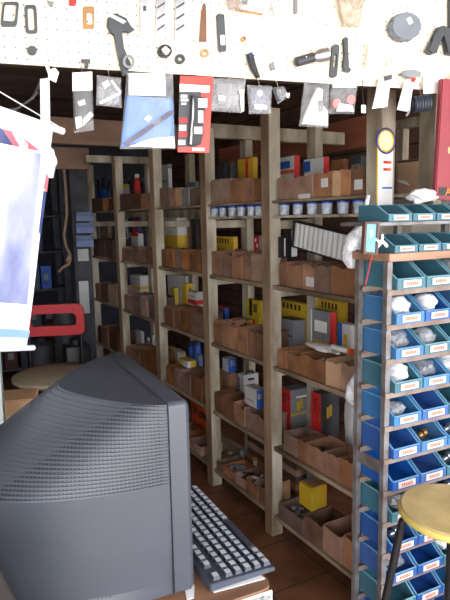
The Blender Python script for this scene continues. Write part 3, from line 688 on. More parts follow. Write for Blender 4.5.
br_ = rack.children[-1]; br_.location = (0, 0, RP(384, 470)[1]-.02); br_.rotation_euler = (0, 0, pi/2)
part('wooden_top', MB().b2((-.004, -.012, ztop+.001), (RL+.01, RD+.03, ztop+.025), .003), mat('pinkish_timber', (158, 122, 100), .7, var=.3, scale=14, rgb2=(112, 84, 68), stretch=(.2, 1, 1)), rack)

BIN_BLUE = mat('blue_bin_plastic', (34, 82, 152), .38, var=.12, scale=6, rnd=.1)
BIN_SKY = mat('sky_bin_plastic', (54, 110, 158), .42, var=.12, scale=6, rnd=.08)
BIN_TEAL = mat('teal_bin_plastic', (56, 104, 120), .42, var=.14, scale=6, rnd=.08)
PRICE = mat('card_label', (206, 200, 194), .6, var=.04)
LETTER = mat('red_lettering', (214, 120, 96), .6, var=.1)
bw, bd, bh = .108, .165, .072
def bin_body():
    b = MB(); th = .0035
    prof = [(0, .0), (bd, 0), (bd, bh), (bd*.42, bh), (.012, bh*.46), (.0, bh*.40)]   # side outline (y, z), front at y=0
    for sgn in (-1, 1):
        x0, x1 = sorted((sgn*(bw/2), sgn*(bw/2-th)))
        A = [b.bm.verts.new((x0, y, z)) for y, z in prof]; B_ = [b.bm.verts.new((x1, y, z)) for y, z in prof]
        b.bm.faces.new(A[::-1]); b.bm.faces.new(B_)
        for i in range(len(prof)): j = (i+1) % len(prof); b.bm.faces.new((A[i], A[j], B_[j], B_[i]))
    b.b2((-bw/2+th, 0, 0), (bw/2-th, bd, th)); b.b2((-bw/2+th, bd-th, th), (bw/2-th, bd, bh)); b.b2((-bw/2+th, 0, th), (bw/2-th, th, bh*.40))
    return b
def bin_rim():
    b = MB(); r = .003; x = bw/2-.0032
    for sx in (-1, 1): b.tube([(sx*x, bd-.003, bh), (sx*x, bd*.42, bh), (sx*x, .012, bh*.46), (sx*x, .002, bh*.41)], r, 6)
    b.tube([(-x, .002, bh*.41), (x, .002, bh*.41)], r, 6); return b
def bin_label():
    return MB().b2((-.034, -.004, bh*.08), (.034, -.0005, bh*.36), .0006)
def bin_letters():
    b = MB(); rd = random.Random(5)
    for i in range(6): b.b2((-.022+i*.0075, -.0052, bh*.15), (-.022+i*.0075+.005, -.0042, bh*.29))
    return b
protos = {}
RIM = mat('bin_rim', (96, 146, 184), .4, var=.1)
RIMT = mat('teal_bin_rim', (110, 158, 172), .4, var=.1)
ROWN = ['uppermost row of loose bins', 'second row of loose bins']
def place_bin(kind, label, loc, rot):
    M = {'blue': BIN_BLUE, 'sky': BIN_SKY, 'teal': BIN_TEAL}[kind]
    if kind not in protos:
        o = thing('storage_bin', label, 'bin', loc, 0, 'plastic bins in rows on the steel rack')
        part('bin_body', bin_body(), M, o); part('bin_rim', bin_rim(), RIMT if kind == 'teal' else RIM, o, 60)
        l = part('price_label', bin_label(), PRICE, o); part('lettering', bin_letters(), LETTER, l)
        protos[kind] = o
    else:
        s_ = protos[kind]; o = s_.copy(); C.objects.link(o); o['label'] = label; o.location = loc
        for chd in list(s_.children):
            k = chd.copy(); C.objects.link(k); k.parent = o
            for g in list(chd.children):
                k2 = g.copy(); C.objects.link(k2); k2.parent = k
    o.rotation_euler = rot; return o
NB = 5; pitch = .1125
kinds = ['tttbs', 'sbsbb', 'sttbb', 'tsbsb', 'sbtbb', 'bssbs', 'bbtbb', 'tbbsb', 'bbtbb', 'bbtsb', 'tbsbb', 'bbbbb', 'tbbbb']
KN = {'t': 'teal', 's': 'sky', 'b': 'blue'}
CN = {'t': 'teal', 's': 'light blue', 'b': 'blue'}
binloc = {}
tiltb = 0
for r, z in enumerate(zr):
    for i in range(NB):
        k = kinds[r % len(kinds)][i]
        x = pw+.003+pitch*(i+.5)
        pos = 'leftmost' if i == 0 else ORD[i]+' from left'
        rown = f'{ORD[r]} rack row under the wooden top'
        loc = R0 + RX*x + RY*(-.016) + Vector((0, 0, z+.003))
        place_bin(KN[k], f'{CN[k]} plastic bin {pos}, {rown}', loc, (tiltb, 0, RR))
        binloc[(r, i)] = (x, z+.003)
# two loose rows standing on the wooden top: the upper row rests on the lower bins' rims
zw = ztop+.0262; zq2 = RP(395, 221.5)[1]; BS = (.8, .8, .66)
part('upper_plank', MB().b2((-.05, .0, zq2-.012), (RL+.01, RD+.03, zq2-.001), .002), STEEL, rack)
for xx in (.07, .155, .36, .58): part('plank_upright', MB().b2((xx, RD+.006, zw), (xx+.02, RD+.024, zq2-.0125)), STEEL, rack)
for k in range(2):
    for i in range(6):
        x = (.012 if k == 0 else -.004)+.092*(i+.5)
        loc = R0 + RX*x + RY*(-.012+.01*k) + Vector((0, 0, zw if k == 0 else zq2))
        pos = 'leftmost' if i == 0 else ORD[i]+' from left'
        o = place_bin('teal', f'small teal plastic bin, {pos}, in the {"lower" if k == 0 else "upper"} row above the wooden top', loc, (0, 0, RR)); o.scale = BS

# goods in the bins
def bin_bag(r, i, M, label, seed, hgt=.075, kind='plastic_bag'):
    hgt = min(hgt, .062)
    x, z = binloc[(r, i)]
    b = MB(); b.blob((0, .06, hgt*.5), (.038, .036, hgt*.5), seed, .22, 3)
    loc = R0+RX*x+RY*(-.016)+Vector((0, 0, z+.011))
    o = thing('plastic_bag', label, 'bag', loc, RR, 'bags of parts in the plastic bins'); part('bag_film', b, M, o, 70)
    c = MB(); rd = random.Random(seed)
    for k in range(7): c.box((rd.uniform(-.02, .02), .06+rd.uniform(-.015, .02), .012+rd.uniform(0, hgt*.5)), (.018, .012, .012), Matrix.Rotation(rd.uniform(0, 3), 3, 'Z'))
    part('bagged_parts', c, GREYC, o); return o
bin_bag(1, 0, MILKY, 'white plastic bag filling the leftmost bin of the second row', 1, .085)
bin_bag(1, 1, MILKY, 'white plastic bag in the second bin of the second row', 2, .07)
bin_bag(0, 2, CLEAR, 'clear plastic bag in the third bin of the top row', 3, .07)
bin_bag(2, 0, CLEAR, 'clear plastic bag in the leftmost bin of the third row', 4, .075)
bin_bag(2, 1, SMOKE, 'smoky bag in the second bin of the third row', 5, .055)
bin_bag(3, 0, MILKY, 'milky plastic bag heaped in the leftmost bin of the fourth row', 6, .085)
bin_bag(3, 1, CLEAR, 'clear plastic bag in the second bin of the fourth row', 7, .06)
bin_bag(3, 2, MILKY, 'white plastic bag in the third bin of the fourth row', 8, .075)
bin_bag(4, 0, SMOKE, 'crumpled smoky bag in the leftmost bin of the fifth row', 9, .04)
bin_bag(7, 0, CLEAR, 'clear plastic bag in the leftmost bin of the eighth row', 10, .05)
bin_bag(8, 1, SMOKE, 'smoky plastic bag in the second bin of the ninth row', 11, .06)
bin_bag(9, 0, CLEAR, 'clear plastic bag in the leftmost bin of the tenth row', 12, .06)
bin_bag(9, 2, MILKY, 'milky plastic bag in the third bin of the tenth row', 13, .05)
def bin_part(r, i, label, seed, M=CHROME):
    x, z = binloc[(r, i)]; b = MB(); rd = random.Random(seed)
    loc = R0+RX*x+RY*(-.016)+Vector((0, 0, z+.0085))
    b.lathe([(.008, 0), (.012, .004), (.012, .012), (.006, .016), (.006, .04), (.0, .042)], (0, .05, .014), 12, 'y')
    b.lathe([(.01, 0), (.014, .006), (.014, .012), (.005, .02)], (.018, .07, .016), 12, 'x'); b.tube([(-.03, .04, .008), (-.01, .08, .02), (.0, .11, .01)], .004, 6)
    return single('metal_fitting', b, M, label, 'fitting', loc, RR, 'metal fittings lying in the bins', 50)
bin_part(5, 1, 'metal fittings in the second bin of the sixth row', 1, BRASS)
bin_part(5, 2, 'bright metal fitting in the third bin of the sixth row', 2)
bin_part(8, 0, 'bright metal fitting in the leftmost bin of the ninth row', 3)
bin_part(6, 2, 'metal fitting in the third bin of the seventh row', 4)
bin_part(7, 2, 'metal fitting in the third bin of the eighth row', 5)

# small framed picture hanging on the rack corner, red string, wall paper card
o = thing('framed_picture', 'small blue picture in a brown frame hanging at the rack corner', 'picture', (0, 0, 0), 0)
pc = R0 + RX*.0 - RY*.03
def FPx(x, y): p_ = on_plane(x, y, R0-RY*.03, RY); return p_
c4 = [FPx(364, 222), FPx(378.5, 221.5), FPx(376.5, 255), FPx(362, 253.5)]
cen = sum(c4, Vector())/4; o.location = cen; o.rotation_euler = (0, 0, RR)
loc4 = [((p_-cen).dot(RX), p_.z-cen.z) for p_ in c4]
o.location.z = cen.z
inn = [(a*.72, b_*.86) for a, b_ in loc4]
part('frame', MB().ringplate(loc4, inn, -.006, .006), mat('frame_brown', (86, 58, 44), .5, var=.2), o)
part('print', MB().prism(inn, -.001, .002), mat('picture_blue', (110, 170, 205), .5, var=.25, scale=30), o)
part('light_shape', MB().blob((.002, -.002, .012), (.006, .0015, .01), 3, .1, 2), OFFW, o)
single('red_string', MB().tube([FPx(377.5, 254)+RY*.02, FPx(375, 264)+RY*.02, FPx(371.5, 280)+RY*.02, FPx(370, 286)+RY*.02], .0014, 6), RED, 'red string hanging down at the rack corner', 'string')
card_b = MB().prism([(0, 0), (.055, 0), (.055, .05), (0, .05)], 0, .002)
ux, uz = RP(379, 237)
# white bow on the lower loose row
single('white_bow', MB().tube([(-.02, 0, .01), (-.012, -.004, .0), (0, -.002, .004), (.012, -.004, -.006), (.02, 0, -.012)], .005, 8).tube([(-.016, 0, -.016), (0, -.004, .0), (.004, 0, .02)], .004, 8), WHITE,
       'white knotted plastic tie beside the framed picture', 'tie', FPx(381, 242)+RY*.0, RR, None, 60)
# white carrier bag hanging by the rack
o = thing('carrier_bag', 'white carrier bag hanging by its handle between shelves and rack', 'bag', (0, 0, 0), 0)
Pb = at_depth(352, 240, 1.80)
def BP(x, y): return at_depth(x, y, 1.80)
b = MB()
prof = [(369, 195, .006), (366.5, 205, .008), (364, 217, .008), (361, 228, .016), (355.5, 238, .028), (352, 249, .032), (351.5, 258, .030), (353, 266, .018), (354, 269, .006)]
b.tube([BP(x, y) for x, y, r in prof], [r for x, y, r in prof], 14)
for v in b.bm.verts:
    v.co += Vector((1, 1, .6))*.006*noise.noise(v.co*45)
part('bag_body', b, MILKY, o, 70)
single('carrier_bag', MB().tube([at_depth(361, 366, 1.84), at_depth(357, 376, 1.84), at_depth(352.5, 388, 1.84), at_depth(351.5, 398, 1.84), at_depth(354, 407, 1.84)], [.004, .012, .022, .022, .006], 12), MILKY,
       'pale plastic bag hanging low beside the rack', 'bag', (0, 0, 0), 0, None, 70)
single('crumpled_bag', MB().blob((0, 0, 0), (.05, .03, .02), 4, .35), MILKY, 'crumpled white plastic on the upper loose bins under the red package', 'bag', R0+RX*RP(433, 205)[0]+RY*.04+Vector((0, 0, zq2+.072)), RR, None, 60)

# ---------------------------------------------------------------- stool
sc_ = Vector((0, 0, 0))
SZ = .755; Rst = .148
pc = on_z(456, 508, SZ)
stool = thing('stool', 'round yellow topped stool with black tube legs before the bin rack', 'stool', (pc.x, pc.y, 0), RAD(20))
part('seat', MB().lathe([(0, SZ-.026), (Rst-.006, SZ-.026), (Rst, SZ-.02), (Rst, SZ-.006), (Rst-.006, SZ), (0, SZ)], n=48), mat('stool_seat', (204, 182, 122), .35, var=.1, scale=9, rgb2=(168, 146, 94)), stool, 40)
part('seat_edge', MB().lathe([(Rst+.0002, SZ-.022), (Rst+.003, SZ-.018), (Rst+.003, SZ-.009), (Rst+.0002, SZ-.005)], n=48), mat('stool_edge', (210, 190, 104), .4, var=.08), stool, 40)
lg = []
for k in range(4):
    a = RAD(141)+k*pi/2; 
    p0 = Vector((cos(a)*Rst*.6, sin(a)*Rst*.6, SZ-.035)); p1 = Vector((cos(a)*Rst*.93, sin(a)*Rst*.93, SZ-.06)); p2 = Vector((cos(a)*.25, sin(a)*.25, .012))
    part('leg', MB().tube([p0, p0.lerp(p1, .6)+Vector((0, 0, .006)), p1, p1.lerp(p2, .06), p2], .0115, 10), BLACK, stool, 60)
    part('foot_cap', MB().lathe([(.015, 0), (.015, .02), (.012, .022)], (p2.x, p2.y, 0), 12), RUBBER, stool, 50)
    lg.append(p1.lerp(p2, .62))
part('foot_ring', MB().tube([Vector((cos(2*pi*i/32)*lg[0].xy.length, sin(2*pi*i/32)*lg[0].xy.length, lg[0].z)) for i in range(32)], .009, 8, True), BLACK, stool, 60)

# ---------------------------------------------------------------- counter, monitor, keyboard
MR = RAD(25); MX = Vector((cos(MR), sin(MR), 0)); MY = Vector((-sin(MR), cos(MR), 0))
CZ = .735
cn = on_z(274, 586, CZ)
COUNTER_W = mat('counter_timber', (150, 112, 84), .5, var=.25, scale=8, stretch=(.3, 1, 1), rgb2=(104, 74, 56))
counter = thing('counter', 'wooden counter with rounded corner carrying the monitor and keyboard', 'counter', (cn.x, cn.y, 0), MR)
cp = []
for a in range(0, 91, 15): cp.append((-.03+.03*sin(RAD(a)), .03-.03*cos(RAD(a))))
outline = cp+[(0, 1.5), (-1.3, 1.5), (-1.3, 0)]
b = MB(); A = [b.bm.verts.new((x, y, CZ-.03)) for x, y in outline]; B_ = [b.bm.verts.new((x, y, CZ)) for x, y in outline]; n = len(outline)
b.bm.faces.new(A[::-1]); b.bm.faces.new(B_)
for i in range(n): b.bm.faces.new((A[i], A[(i+1) % n], B_[(i+1) % n], B_[i]))
part('counter_top', b, COUNTER_W, counter)
part('front_panel', MB().b2((-1.25, .12, 0), (-.1, .14, CZ-.031)), WOOD, counter)
part('end_panel', MB().b2((-.1, .12, 0), (-.08, 1.45, CZ-.031)), WOOD, counter)
# framed grey plate on the front edge
o_ = part('edge_plate', MB().b2((-.14, -.003, CZ-.052), (-.006, -.0005, CZ-.006), .001), WHITE, counter, None, 'white framed plate')
part('plate_inset', MB().b2((-.13, -.0045, CZ-.046), (-.012, -.0031, CZ-.012)), mat('plate_grey', (150, 154, 150), .5, var=.5, scale=60, rgb2=(70, 76, 74)), o_)

K = on_z(195, 590, .745)
ztopm = .43
MON = mat('monitor_plastic', (67, 71, 79), .42, var=.06, scale=10, bump=.03)
def slot_mat(name='vented_monitor_plastic', lim0=.075, u0=.012):
    """charcoal plastic with rows of pierced vent slots laid out in the mesh's UV (metres)"""
    M = mat(name, (67, 71, 79), .42, var=.06, scale=10); nt = M.node_tree; N = nt.nodes; L = nt.links
    bs = N['Principled BSDF']; src = bs.inputs['Base Color'].links[0].from_socket
    uv = N.new('ShaderNodeUVMap'); sp = N.new('ShaderNodeSeparateXYZ'); L.new(uv.outputs[0], sp.inputs[0])
    def mth(op, a, b=None):
        n_ = N.new('ShaderNodeMath'); n_.operation = op
        for k, v in enumerate((a, b)):
            if v is None: continue
            if isinstance(v, (int, float)): n_.inputs[k].default_value = v
            else: L.new(v, n_.inputs[k])
        return n_.outputs[0]
    fu = mth('FRACT', mth('DIVIDE', sp.outputs[0], .0082)); fv = mth('FRACT', mth('DIVIDE', sp.outputs[1], .0072))
    ins = mth('MULTIPLY', mth('LESS_THAN', fu, .6), mth('MULTIPLY', mth('GREATER_THAN', fv, .12), mth('LESS_THAN', fv, .5)))
    # slots only below the diagonal mould line
    lim = mth('ADD', mth('MULTIPLY', sp.outputs[1], 1.75), lim0)
    ins = mth('MULTIPLY', ins, mth('LESS_THAN', sp.outputs[0], lim)); ins = mth('MULTIPLY', ins, mth('GREATER_THAN', sp.outputs[0], u0))
    mx = N.new('ShaderNodeMix'); mx.data_type = 'RGBA'; L.new(ins, mx.inputs['Factor']); L.new(src, mx.inputs[6]); mx.inputs[7].default_value = (.006, .006, .007, 1)
    L.new(mx.outputs[2], bs.inputs['Base Color']); return M
mon = thing('crt_monitor', 'big charcoal tube monitor seen from its vented side on the counter', 'monitor', K, MR)
WM = .505
def outline_at(L_, p_, q_, n=44, inset=0):
    """half superellipse from the near seam round the back to the far seam"""
    pts = []
    for i in range(n+1):
        a = pi*i/n; c_ = cos(a); s_ = sin(a)
        y = -(abs(c_)**(2/q_))*(1 if c_ > 0 else -1)
        x = -(abs(s_)**(2/p_))
        pts.append((-.047 + x*L_, WM/2 + y*(WM/2-.004-inset)))
    return pts
def loft(secs, uvs=True, cap_top=True, cap_bot=True):
    b = MB(); uvl = b.bm.loops.layers.uv.new('UVMap'); rings = []
    for z, pts in secs: rings.append([b.bm.verts.new((x, y, z)) for x, y in pts])
    arcs = []
    for z, pts in secs:
        a = [0]
        for p0, p1 in zip(pts, pts[1:]): a.append(a[-1]+math.hypot(p1[0]-p0[0], p1[1]-p0[1]))
        arcs.append(a)
    zt0 = secs[0][0]
    for r in range(len(rings)-1):
        for j in range(len(rings[r])-1):
            f = b.bm.faces.new((rings[r][j], rings[r][j+1], rings[r+1][j+1], rings[r+1][j]))
            for lp, (rr, jj) in zip(f.loops, ((r, j), (r, j+1), (r+1, j+1), (r+1, j))): lp[uvl].uv = (arcs[rr][jj], zt0-secs[rr][0])
        b.bm.faces.new((rings[r][0], rings[r+1][0], rings[r+1][-1], rings[r][-1]))
    if cap_top: b.bm.faces.new(rings[0][::-1])
    if cap_bot: b.bm.faces.new(rings[-1])
    return b
def sec(z):   # depth and squareness of the case at height z
    k = min(max((ztopm-.004-z)/.2, 0), 1.15)
    L_ = .175+.30*k**.9; p_ = 1.25+.75*min(k, 1); q_ = 1.5+.7*min(k, 1); return L_, p_, q_
# top cap part, vented band, plain band and lower skirt
secs = []; nz = 24*4; zA, zB = ztopm-.004, ztopm-.004-24*.0072
secs.append((zA, outline_at(*sec(zA))))
for i in range(24):
    for fr, ins in ((.06, 0), (.12, .0016), (.5, .0016), (.56, 0), (1.0, 0)):
        z = zA-.0072*(i+fr); L_, p_, q_ = sec(z); secs.append((z, outline_at(L_-ins*1.5, p_, q_, 44, ins)))
part('vented_housing', loft(secs), slot_mat(), mon, None)
L_, p_, q_ = sec(zB); secs = [(zB-.0002, outline_at(L_, p_, q_))]
for k in range(1, 7):
    z = zB-.0002-(zB-.03)*k/6; secs.append((z, outline_at(L_+.01*math.sin(k/6*pi)*0, p_, q_, 44, .0005+.006*(k/6)**2)))
part('plain_housing', loft(secs), MON, mon, 50)
secs = [(.0298, outline_at(L_, p_, q_, 44, .0065)), (.0, [(a_[0]*(1-w_)+b2[0]*w_, a_[1]*(1-w_)+b2[1]*w_) for a_, b2 in zip(outline_at(L_, p_, q_, 44, .0065), outline_at(L_, 2.3, 2.8, 44, -.002)) for w_ in (min(max((-a_[0]-.08)/.16, 0), 1),)])]
part('lower_skirt', loft(secs), slot_mat('vented_skirt_plastic', 9, .13), mon, 30)
# bezel frame with screen
b = MB(); fo = []
def rrect(w0, w1, z0, z1, r, n=5):
    pts = []
    for cx_, cz_, a0 in ((w1-r, z0+r, -90), (w1-r, z1-r, 0), (w0+r, z1-r, 90), (w0+r, z0+r, 180)):
        for i in range(n+1): a = RAD(a0+90*i/n); pts.append((cx_+r*cos(a), cz_+r*sin(a)))
    return pts
ro = rrect(0, WM, 0, ztopm, .012); ri = rrect(.045, WM-.045, .05, ztopm-.04, .02); ro2 = rrect(.006, WM-.006, .004, ztopm-.006, .012)
def ringyz(b, A, xa, B_, xb):
    va = [b.bm.verts.new((xa, y, z)) for y, z in A]; vb = [b.bm.verts.new((xb, y, z)) for y, z in B_]
    n = len(A)
    for i in range(n): b.bm.faces.new((va[i], va[(i+1) % n], vb[(i+1) % n], vb[i]))
    return va, vb
b = MB(); ringyz(b, ro, -.0455, ro, -.008); ringyz(b, ro, -.008, ro2, 0); ringyz(b, ro2, 0, ri, -.004); ringyz(b, ri, -.004, ri, -.02)
va, vb = ringyz(b, ro, -.0455, ro2, -.0458); b.bm.faces.new(vb)
part('bezel', b, MON, mon, 40)
b = MB(); v = [b.bm.verts.new((-.02, y, z)) for y, z in ri]; b.bm.faces.new(v); part('screen', b, mat('dark_screen', (18, 22, 24), .08, var=.1), mon)
part('power_button', MB().lathe([(.012, 0), (.012, .004), (.01, .005)], (.0, WM-.1, .025), 16, 'x'), DGREY, mon, 40)
# feet keep it off the counter
for x, y in ((-.06, .06), (-.06, WM-.06), (-.3, .16), (-.3, WM-.16)):
    part('foot', MB().lathe([(.016, -.0095), (.018, -.001)], (x, y, 0), 12), RUBBER, mon)
# scraps of white paper under the monitor and the keyboard
def paper(label, pts, z, name='paper_sheet'):
    P = [on_z(x, y, z) for x, y in pts]; b = MB(); v = [b.bm.verts.new(p_) for p_ in P]; w = [b.bm.verts.new(p_+Vector((0, 0, .0012))) for p_ in P]; n = len(P)
    b.bm.faces.new(v); b.bm.faces.new(w)
    for i in range(n): b.bm.faces.new((v[i], v[(i+1) % n], w[(i+1) % n], w[i]))
    return single(name, b, WHITE, label, 'paper')
paper('white paper corner sticking out under the monitor bezel', [(187, 601), (194, 598), (194.5, 585), (184, 585)], CZ+.0006)
paper('white paper scrap under the middle of the monitor', [(129, 589), (146, 592), (140, 598), (133, 594)], CZ+.0006)
paper('white sheet sticking out from under the keyboard', [(214, 593), (265, 579), (252, 566), (205, 580)], CZ+.0006)

kz = CZ+.004
kc = on_z(275, 566, kz+.012)
kb = thing('keyboard', 'black keyboard with light keys beside the monitor on the counter', 'keyboard', (kc.x, kc.y, kz), MR+RAD(1))
KW, KL = .163, .455
part('key_tray', MB().prism([(-KW, 0), (0, 0), (0, .009), (-.02, .0125), (-KW, .018)], 0, KL, .0015), mat('keyboard_plastic', (64, 70, 82), .5, var=.1), kb)
KEYM = mat('key_cap', (188, 192, 200), .42, var=.08, rnd=.06); KEYD = mat('key_side', (58, 62, 72), .5, var=.1)
px_, py_ = .0198, .0242
nk = 0
for r in range(6):
    x = -.016-r*(KW-.034)/5.6*1.06 - (.006 if r == 5 else 0); zb = .0112+.006*(-x)/KW+.0014
    cols = list(range(18))
    for c_ in cols:
        if r == 0 and 3 <= c_ <= 8: continue
        if r == 5 and c_ in (1, 6, 11): continue
        y = .018+c_*py_
        b = MB(); r2 = []
        for (sx, sy, zz) in ((.0088, .0102, 0), (.0064, .0076, .0085)):
            r2.append([b.bm.verts.new((x+a*sx+(.0 if zz == 0 else .0), y+c2*sy, zb+zz)) for a, c2 in ((-1, -1), (1, -1), (1, 1), (-1, 1))])
        b.bm.faces.new(r2[0][::-1]); b.bm.faces.new(r2[1])
        for i in range(4): b.bm.faces.new((r2[0][i], r2[0][(i+1) % 4], r2[1][(i+1) % 4], r2[1][i]))
        if nk >= 99: b.bm.free(); continue
        o_ = part('key', b, KEYM, kb); o_.data.materials.append(KEYD); nk += 1
        for f_ in o_.data.polygons:
            if abs(f_.normal.z) < .7: f_.material_index = 1
xs_ = -.016
part('space_bar', MB().b2((xs_-.008, .018+3*py_-.01, .0135), (xs_+.008, .018+8*py_+.01, .0215), .002), KEYD, kb)

# brown board at the near left edge and a small carton behind the monitor
o = single('wooden_board', MB().prism([(-.3, 0), (.308, 0), (-.05, 1.02), (-.3, 1.02)], 0, .02, .002), mat('grey_brown_timber', (28, 23, 21), .8, var=.25, scale=8, bump=.2, stretch=(1, 1, .2)), 'dark brown wooden board standing in front of the counter at far left', 'board', (0, 0, 0), RAD(20))
pbd = at_depth(24, 600, .89)
o.location = (pbd.x, .89, 0); o.rotation_euler.z = RAD(25)
pcb = at_depth(34, 411, 1.78); ptb = at_depth(33, 400, 1.78)
o = thing('small_carton', 'tan cardboard carton on the counter behind the monitor at left', 'carton', (pcb.x, pcb.y, CZ+.001), RAD(12))
hbx = ptb.z-CZ
part('body', MB().b2((-.3, 0, 0), (0, .14, hbx), .004), CARDL, o); part('lid_flap', MB().b2((-.3, -.001, hbx+.0005), (.004, .07, hbx+.004), .001), CARDL, o)
pp = at_depth(9, 392, 1.68)
single('white_post', MB().b2((-.06, 0, CZ+.001), (0, .03, at_depth(5, 340, 1.68).z), .003), mat('pale_green_white', (206, 220, 214), .5, var=.06), 'pale painted upright below the banner at far left', 'post', (at_depth(8, 370, 1.68).x, 1.62, 0), RAD(10))

# ---------------------------------------------------------------- chair at the back
chd_ = at_depth(46, 372, 4.0)
cx0 = at_depth(54, 371.5, 4.0)
seat_z = cx0.z
chair = thing('chair', 'chair with red plastic backrest and beige seat in the aisle', 'chair', (cx0.x, 4.0, 0), RAD(8))
part('seat', MB().lathe([(0, seat_z-.07), (.25, seat_z-.07), (.29, seat_z-.045), (.29, seat_z-.02), (.25, seat_z), (.12, seat_z+.012), (0, seat_z+.015)], n=36), mat('beige_upholstery', (186, 172, 144), .8, var=.08, scale=20), chair, 50)
pl_ = [at_depth(x, y, 4.24)-Vector((cx0.x, 4.0, 0)) for x, y in ((29, 320), (88, 318))]
bzt = at_depth(58, 304, 4.24).z; bzb = at_depth(58, 335, 4.24).z
wB = (pl_[1]-pl_[0]).length
def stad(w, h, r, n=6, bow=0):
    pts = []
    for cx_, cz_, a0 in ((w/2-r, -h/2+r, -90), (w/2-r, h/2-r, 0), (-w/2+r, h/2-r, 90), (-w/2+r, -h/2+r, 180)):
        for i in range(n+1):
            a = RAD(a0+90*i/n); x_ = cx_+r*cos(a); z_ = cz_+r*sin(a); pts.append((x_, z_+bow*(1-(2*x_/w)**2)))
    return pts
hB_ = bzt-bzb
ob = part('backrest', MB().ringplate(stad(wB, hB_, .05, 6, .01), stad(wB*.74, hB_*.4, .03, 6, .02), -.018, .018), REDP, chair, 40)
mid = (pl_[0]+pl_[1])/2
ob.location = (mid.x, mid.y, (bzt+bzb)/2-.005)
for sx in (-1, 1):
    part('back_upright', MB().tube([(mid.x+sx*wB*.43, mid.y+.02, bzb+.03), (mid.x+sx*wB*.43, mid.y-.0, seat_z-.03), (mid.x+sx*.16, mid.y-.15, seat_z-.05)], .012), BLACK, chair, 60)
for a in (45, 135, 225, 315):
    part('leg', MB().tube([(cos(RAD(a))*.15, sin(RAD(a))*.15, seat_z-.06), (cos(RAD(a))*.24, sin(RAD(a))*.24, .0)], .013), BLACK, chair, 60)

# ---------------------------------------------------------------- dark shelves along the back wall
fd = 5.75
far = thing('dark_shelving_unit', 'dark shelving unit along the back wall behind the chair', 'shelves', W(0, fd), RZ)
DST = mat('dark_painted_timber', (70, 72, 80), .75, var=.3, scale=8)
fb = [.45, .95, 1.42]
for x in fb:
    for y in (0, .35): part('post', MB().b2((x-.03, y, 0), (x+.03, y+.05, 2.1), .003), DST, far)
fz = [.12, .5, .88, 1.25, 1.6]
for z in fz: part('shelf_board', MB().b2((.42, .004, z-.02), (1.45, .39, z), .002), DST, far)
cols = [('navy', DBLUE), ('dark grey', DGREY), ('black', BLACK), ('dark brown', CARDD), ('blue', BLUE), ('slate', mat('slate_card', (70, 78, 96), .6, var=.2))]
for k, z in enumerate(fz):
    x = .5; i = 0; rd = random.Random(k+90)
    while x < 1.34:
        w_ = rd.uniform(.09, .17); 
        if (x < .95 < x+w_+.0) or (x < .985 and x+w_ > .915): x = .985; 
        if x+w_ > 1.38: break
        nm, M = cols[rd.randrange(6)] if not (x > 1.2 and k in (3, 4)) else cols[4]
        h_ = rd.uniform(.14, .28); d_ = .2
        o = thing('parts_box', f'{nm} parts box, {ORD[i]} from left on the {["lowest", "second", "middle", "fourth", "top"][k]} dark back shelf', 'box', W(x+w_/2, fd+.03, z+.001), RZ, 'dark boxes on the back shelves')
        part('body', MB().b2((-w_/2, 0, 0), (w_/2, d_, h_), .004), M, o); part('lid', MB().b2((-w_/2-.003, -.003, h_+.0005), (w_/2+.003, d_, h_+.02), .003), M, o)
        part('paper_label', MB().b2((-w_*.25, -.0015, h_*.4), (w_*.2, -.0002, h_*.7)), GREYC, o)
        x += w_+.015; i += 1
# blue bins at the right end of the back shelves, pale upright strip
for k, (y0, y1) in enumerate(((212, 221), (223, 233), (236, 247))):
    pa = at_depth(85, (y0+y1)/2, 4.75); h_ = at_depth(85, y0, 4.75).z-at_depth(85, y1, 4.75).z
    b = MB(); w_ = .07
    b.b2((-w_, 0, 0), (w_, .004, h_*.6)); b.b2((-w_, .1, 0), (w_, .104, h_)); b.b2((-w_, .004, 0), (-w_+.004, .1, h_)); b.b2((w_-.004, .004, 0), (w_, .1, h_)); b.b2((-w_+.004, .004, 0), (w_-.004, .1, .004))
    zz = at_depth(85, y1, 4.75).z
    BINZ = locals().get('BINZ') or []
    single('storage_bin', b, BIN_BLUE, f'blue bin at the far end of the shelves, {["topmost", "middle", "lowest"][k]} of three on the post', 'bin', (pa.x, 4.75, zz), RAD(15), 'blue bins at the far shelf end')
pa = at_depth(85, 345, 4.9); 
o = thing('bin_stand', 'dark upright stand with pale strip holding blue bins at the far end', 'stand', (at_depth(85, 300, 4.9).x, 4.9, 0), RAD(15))
part('upright', MB().b2((-.07, -.04, 0), (.07, 0, 2.0), .003), DST, o); part('pale_strip', MB().b2((-.045, -.045, .75), (.035, -.0405, at_depth(85, 281, 4.86).z), .001), OFFW, o)
part('white_plate', MB().b2((-.04, -.045, at_depth(85, 261, 4.86).z), (.05, -.0405, at_depth(85, 249, 4.86).z), .001), OFFW, o)
# rope with loose knot hanging from the lintel
rp_ = [(64, 168), (66, 190), (67, 215), (64, 235), (66, 246), (70, 254), (70, 262), (67, 261), (68.5, 256), (71, 258), (69, 264), (62, 268), (59, 272)]
single('hanging_rope', MB().tube([at_depth(x, y, 4.55) for x, y in rp_], .011, 8), mat('rope', (158, 132, 112), .8, var=.15, scale=40), 'pale rope with a loose knot hanging from the lintel', 'rope', (0, 0, 0), 0, None, 60)
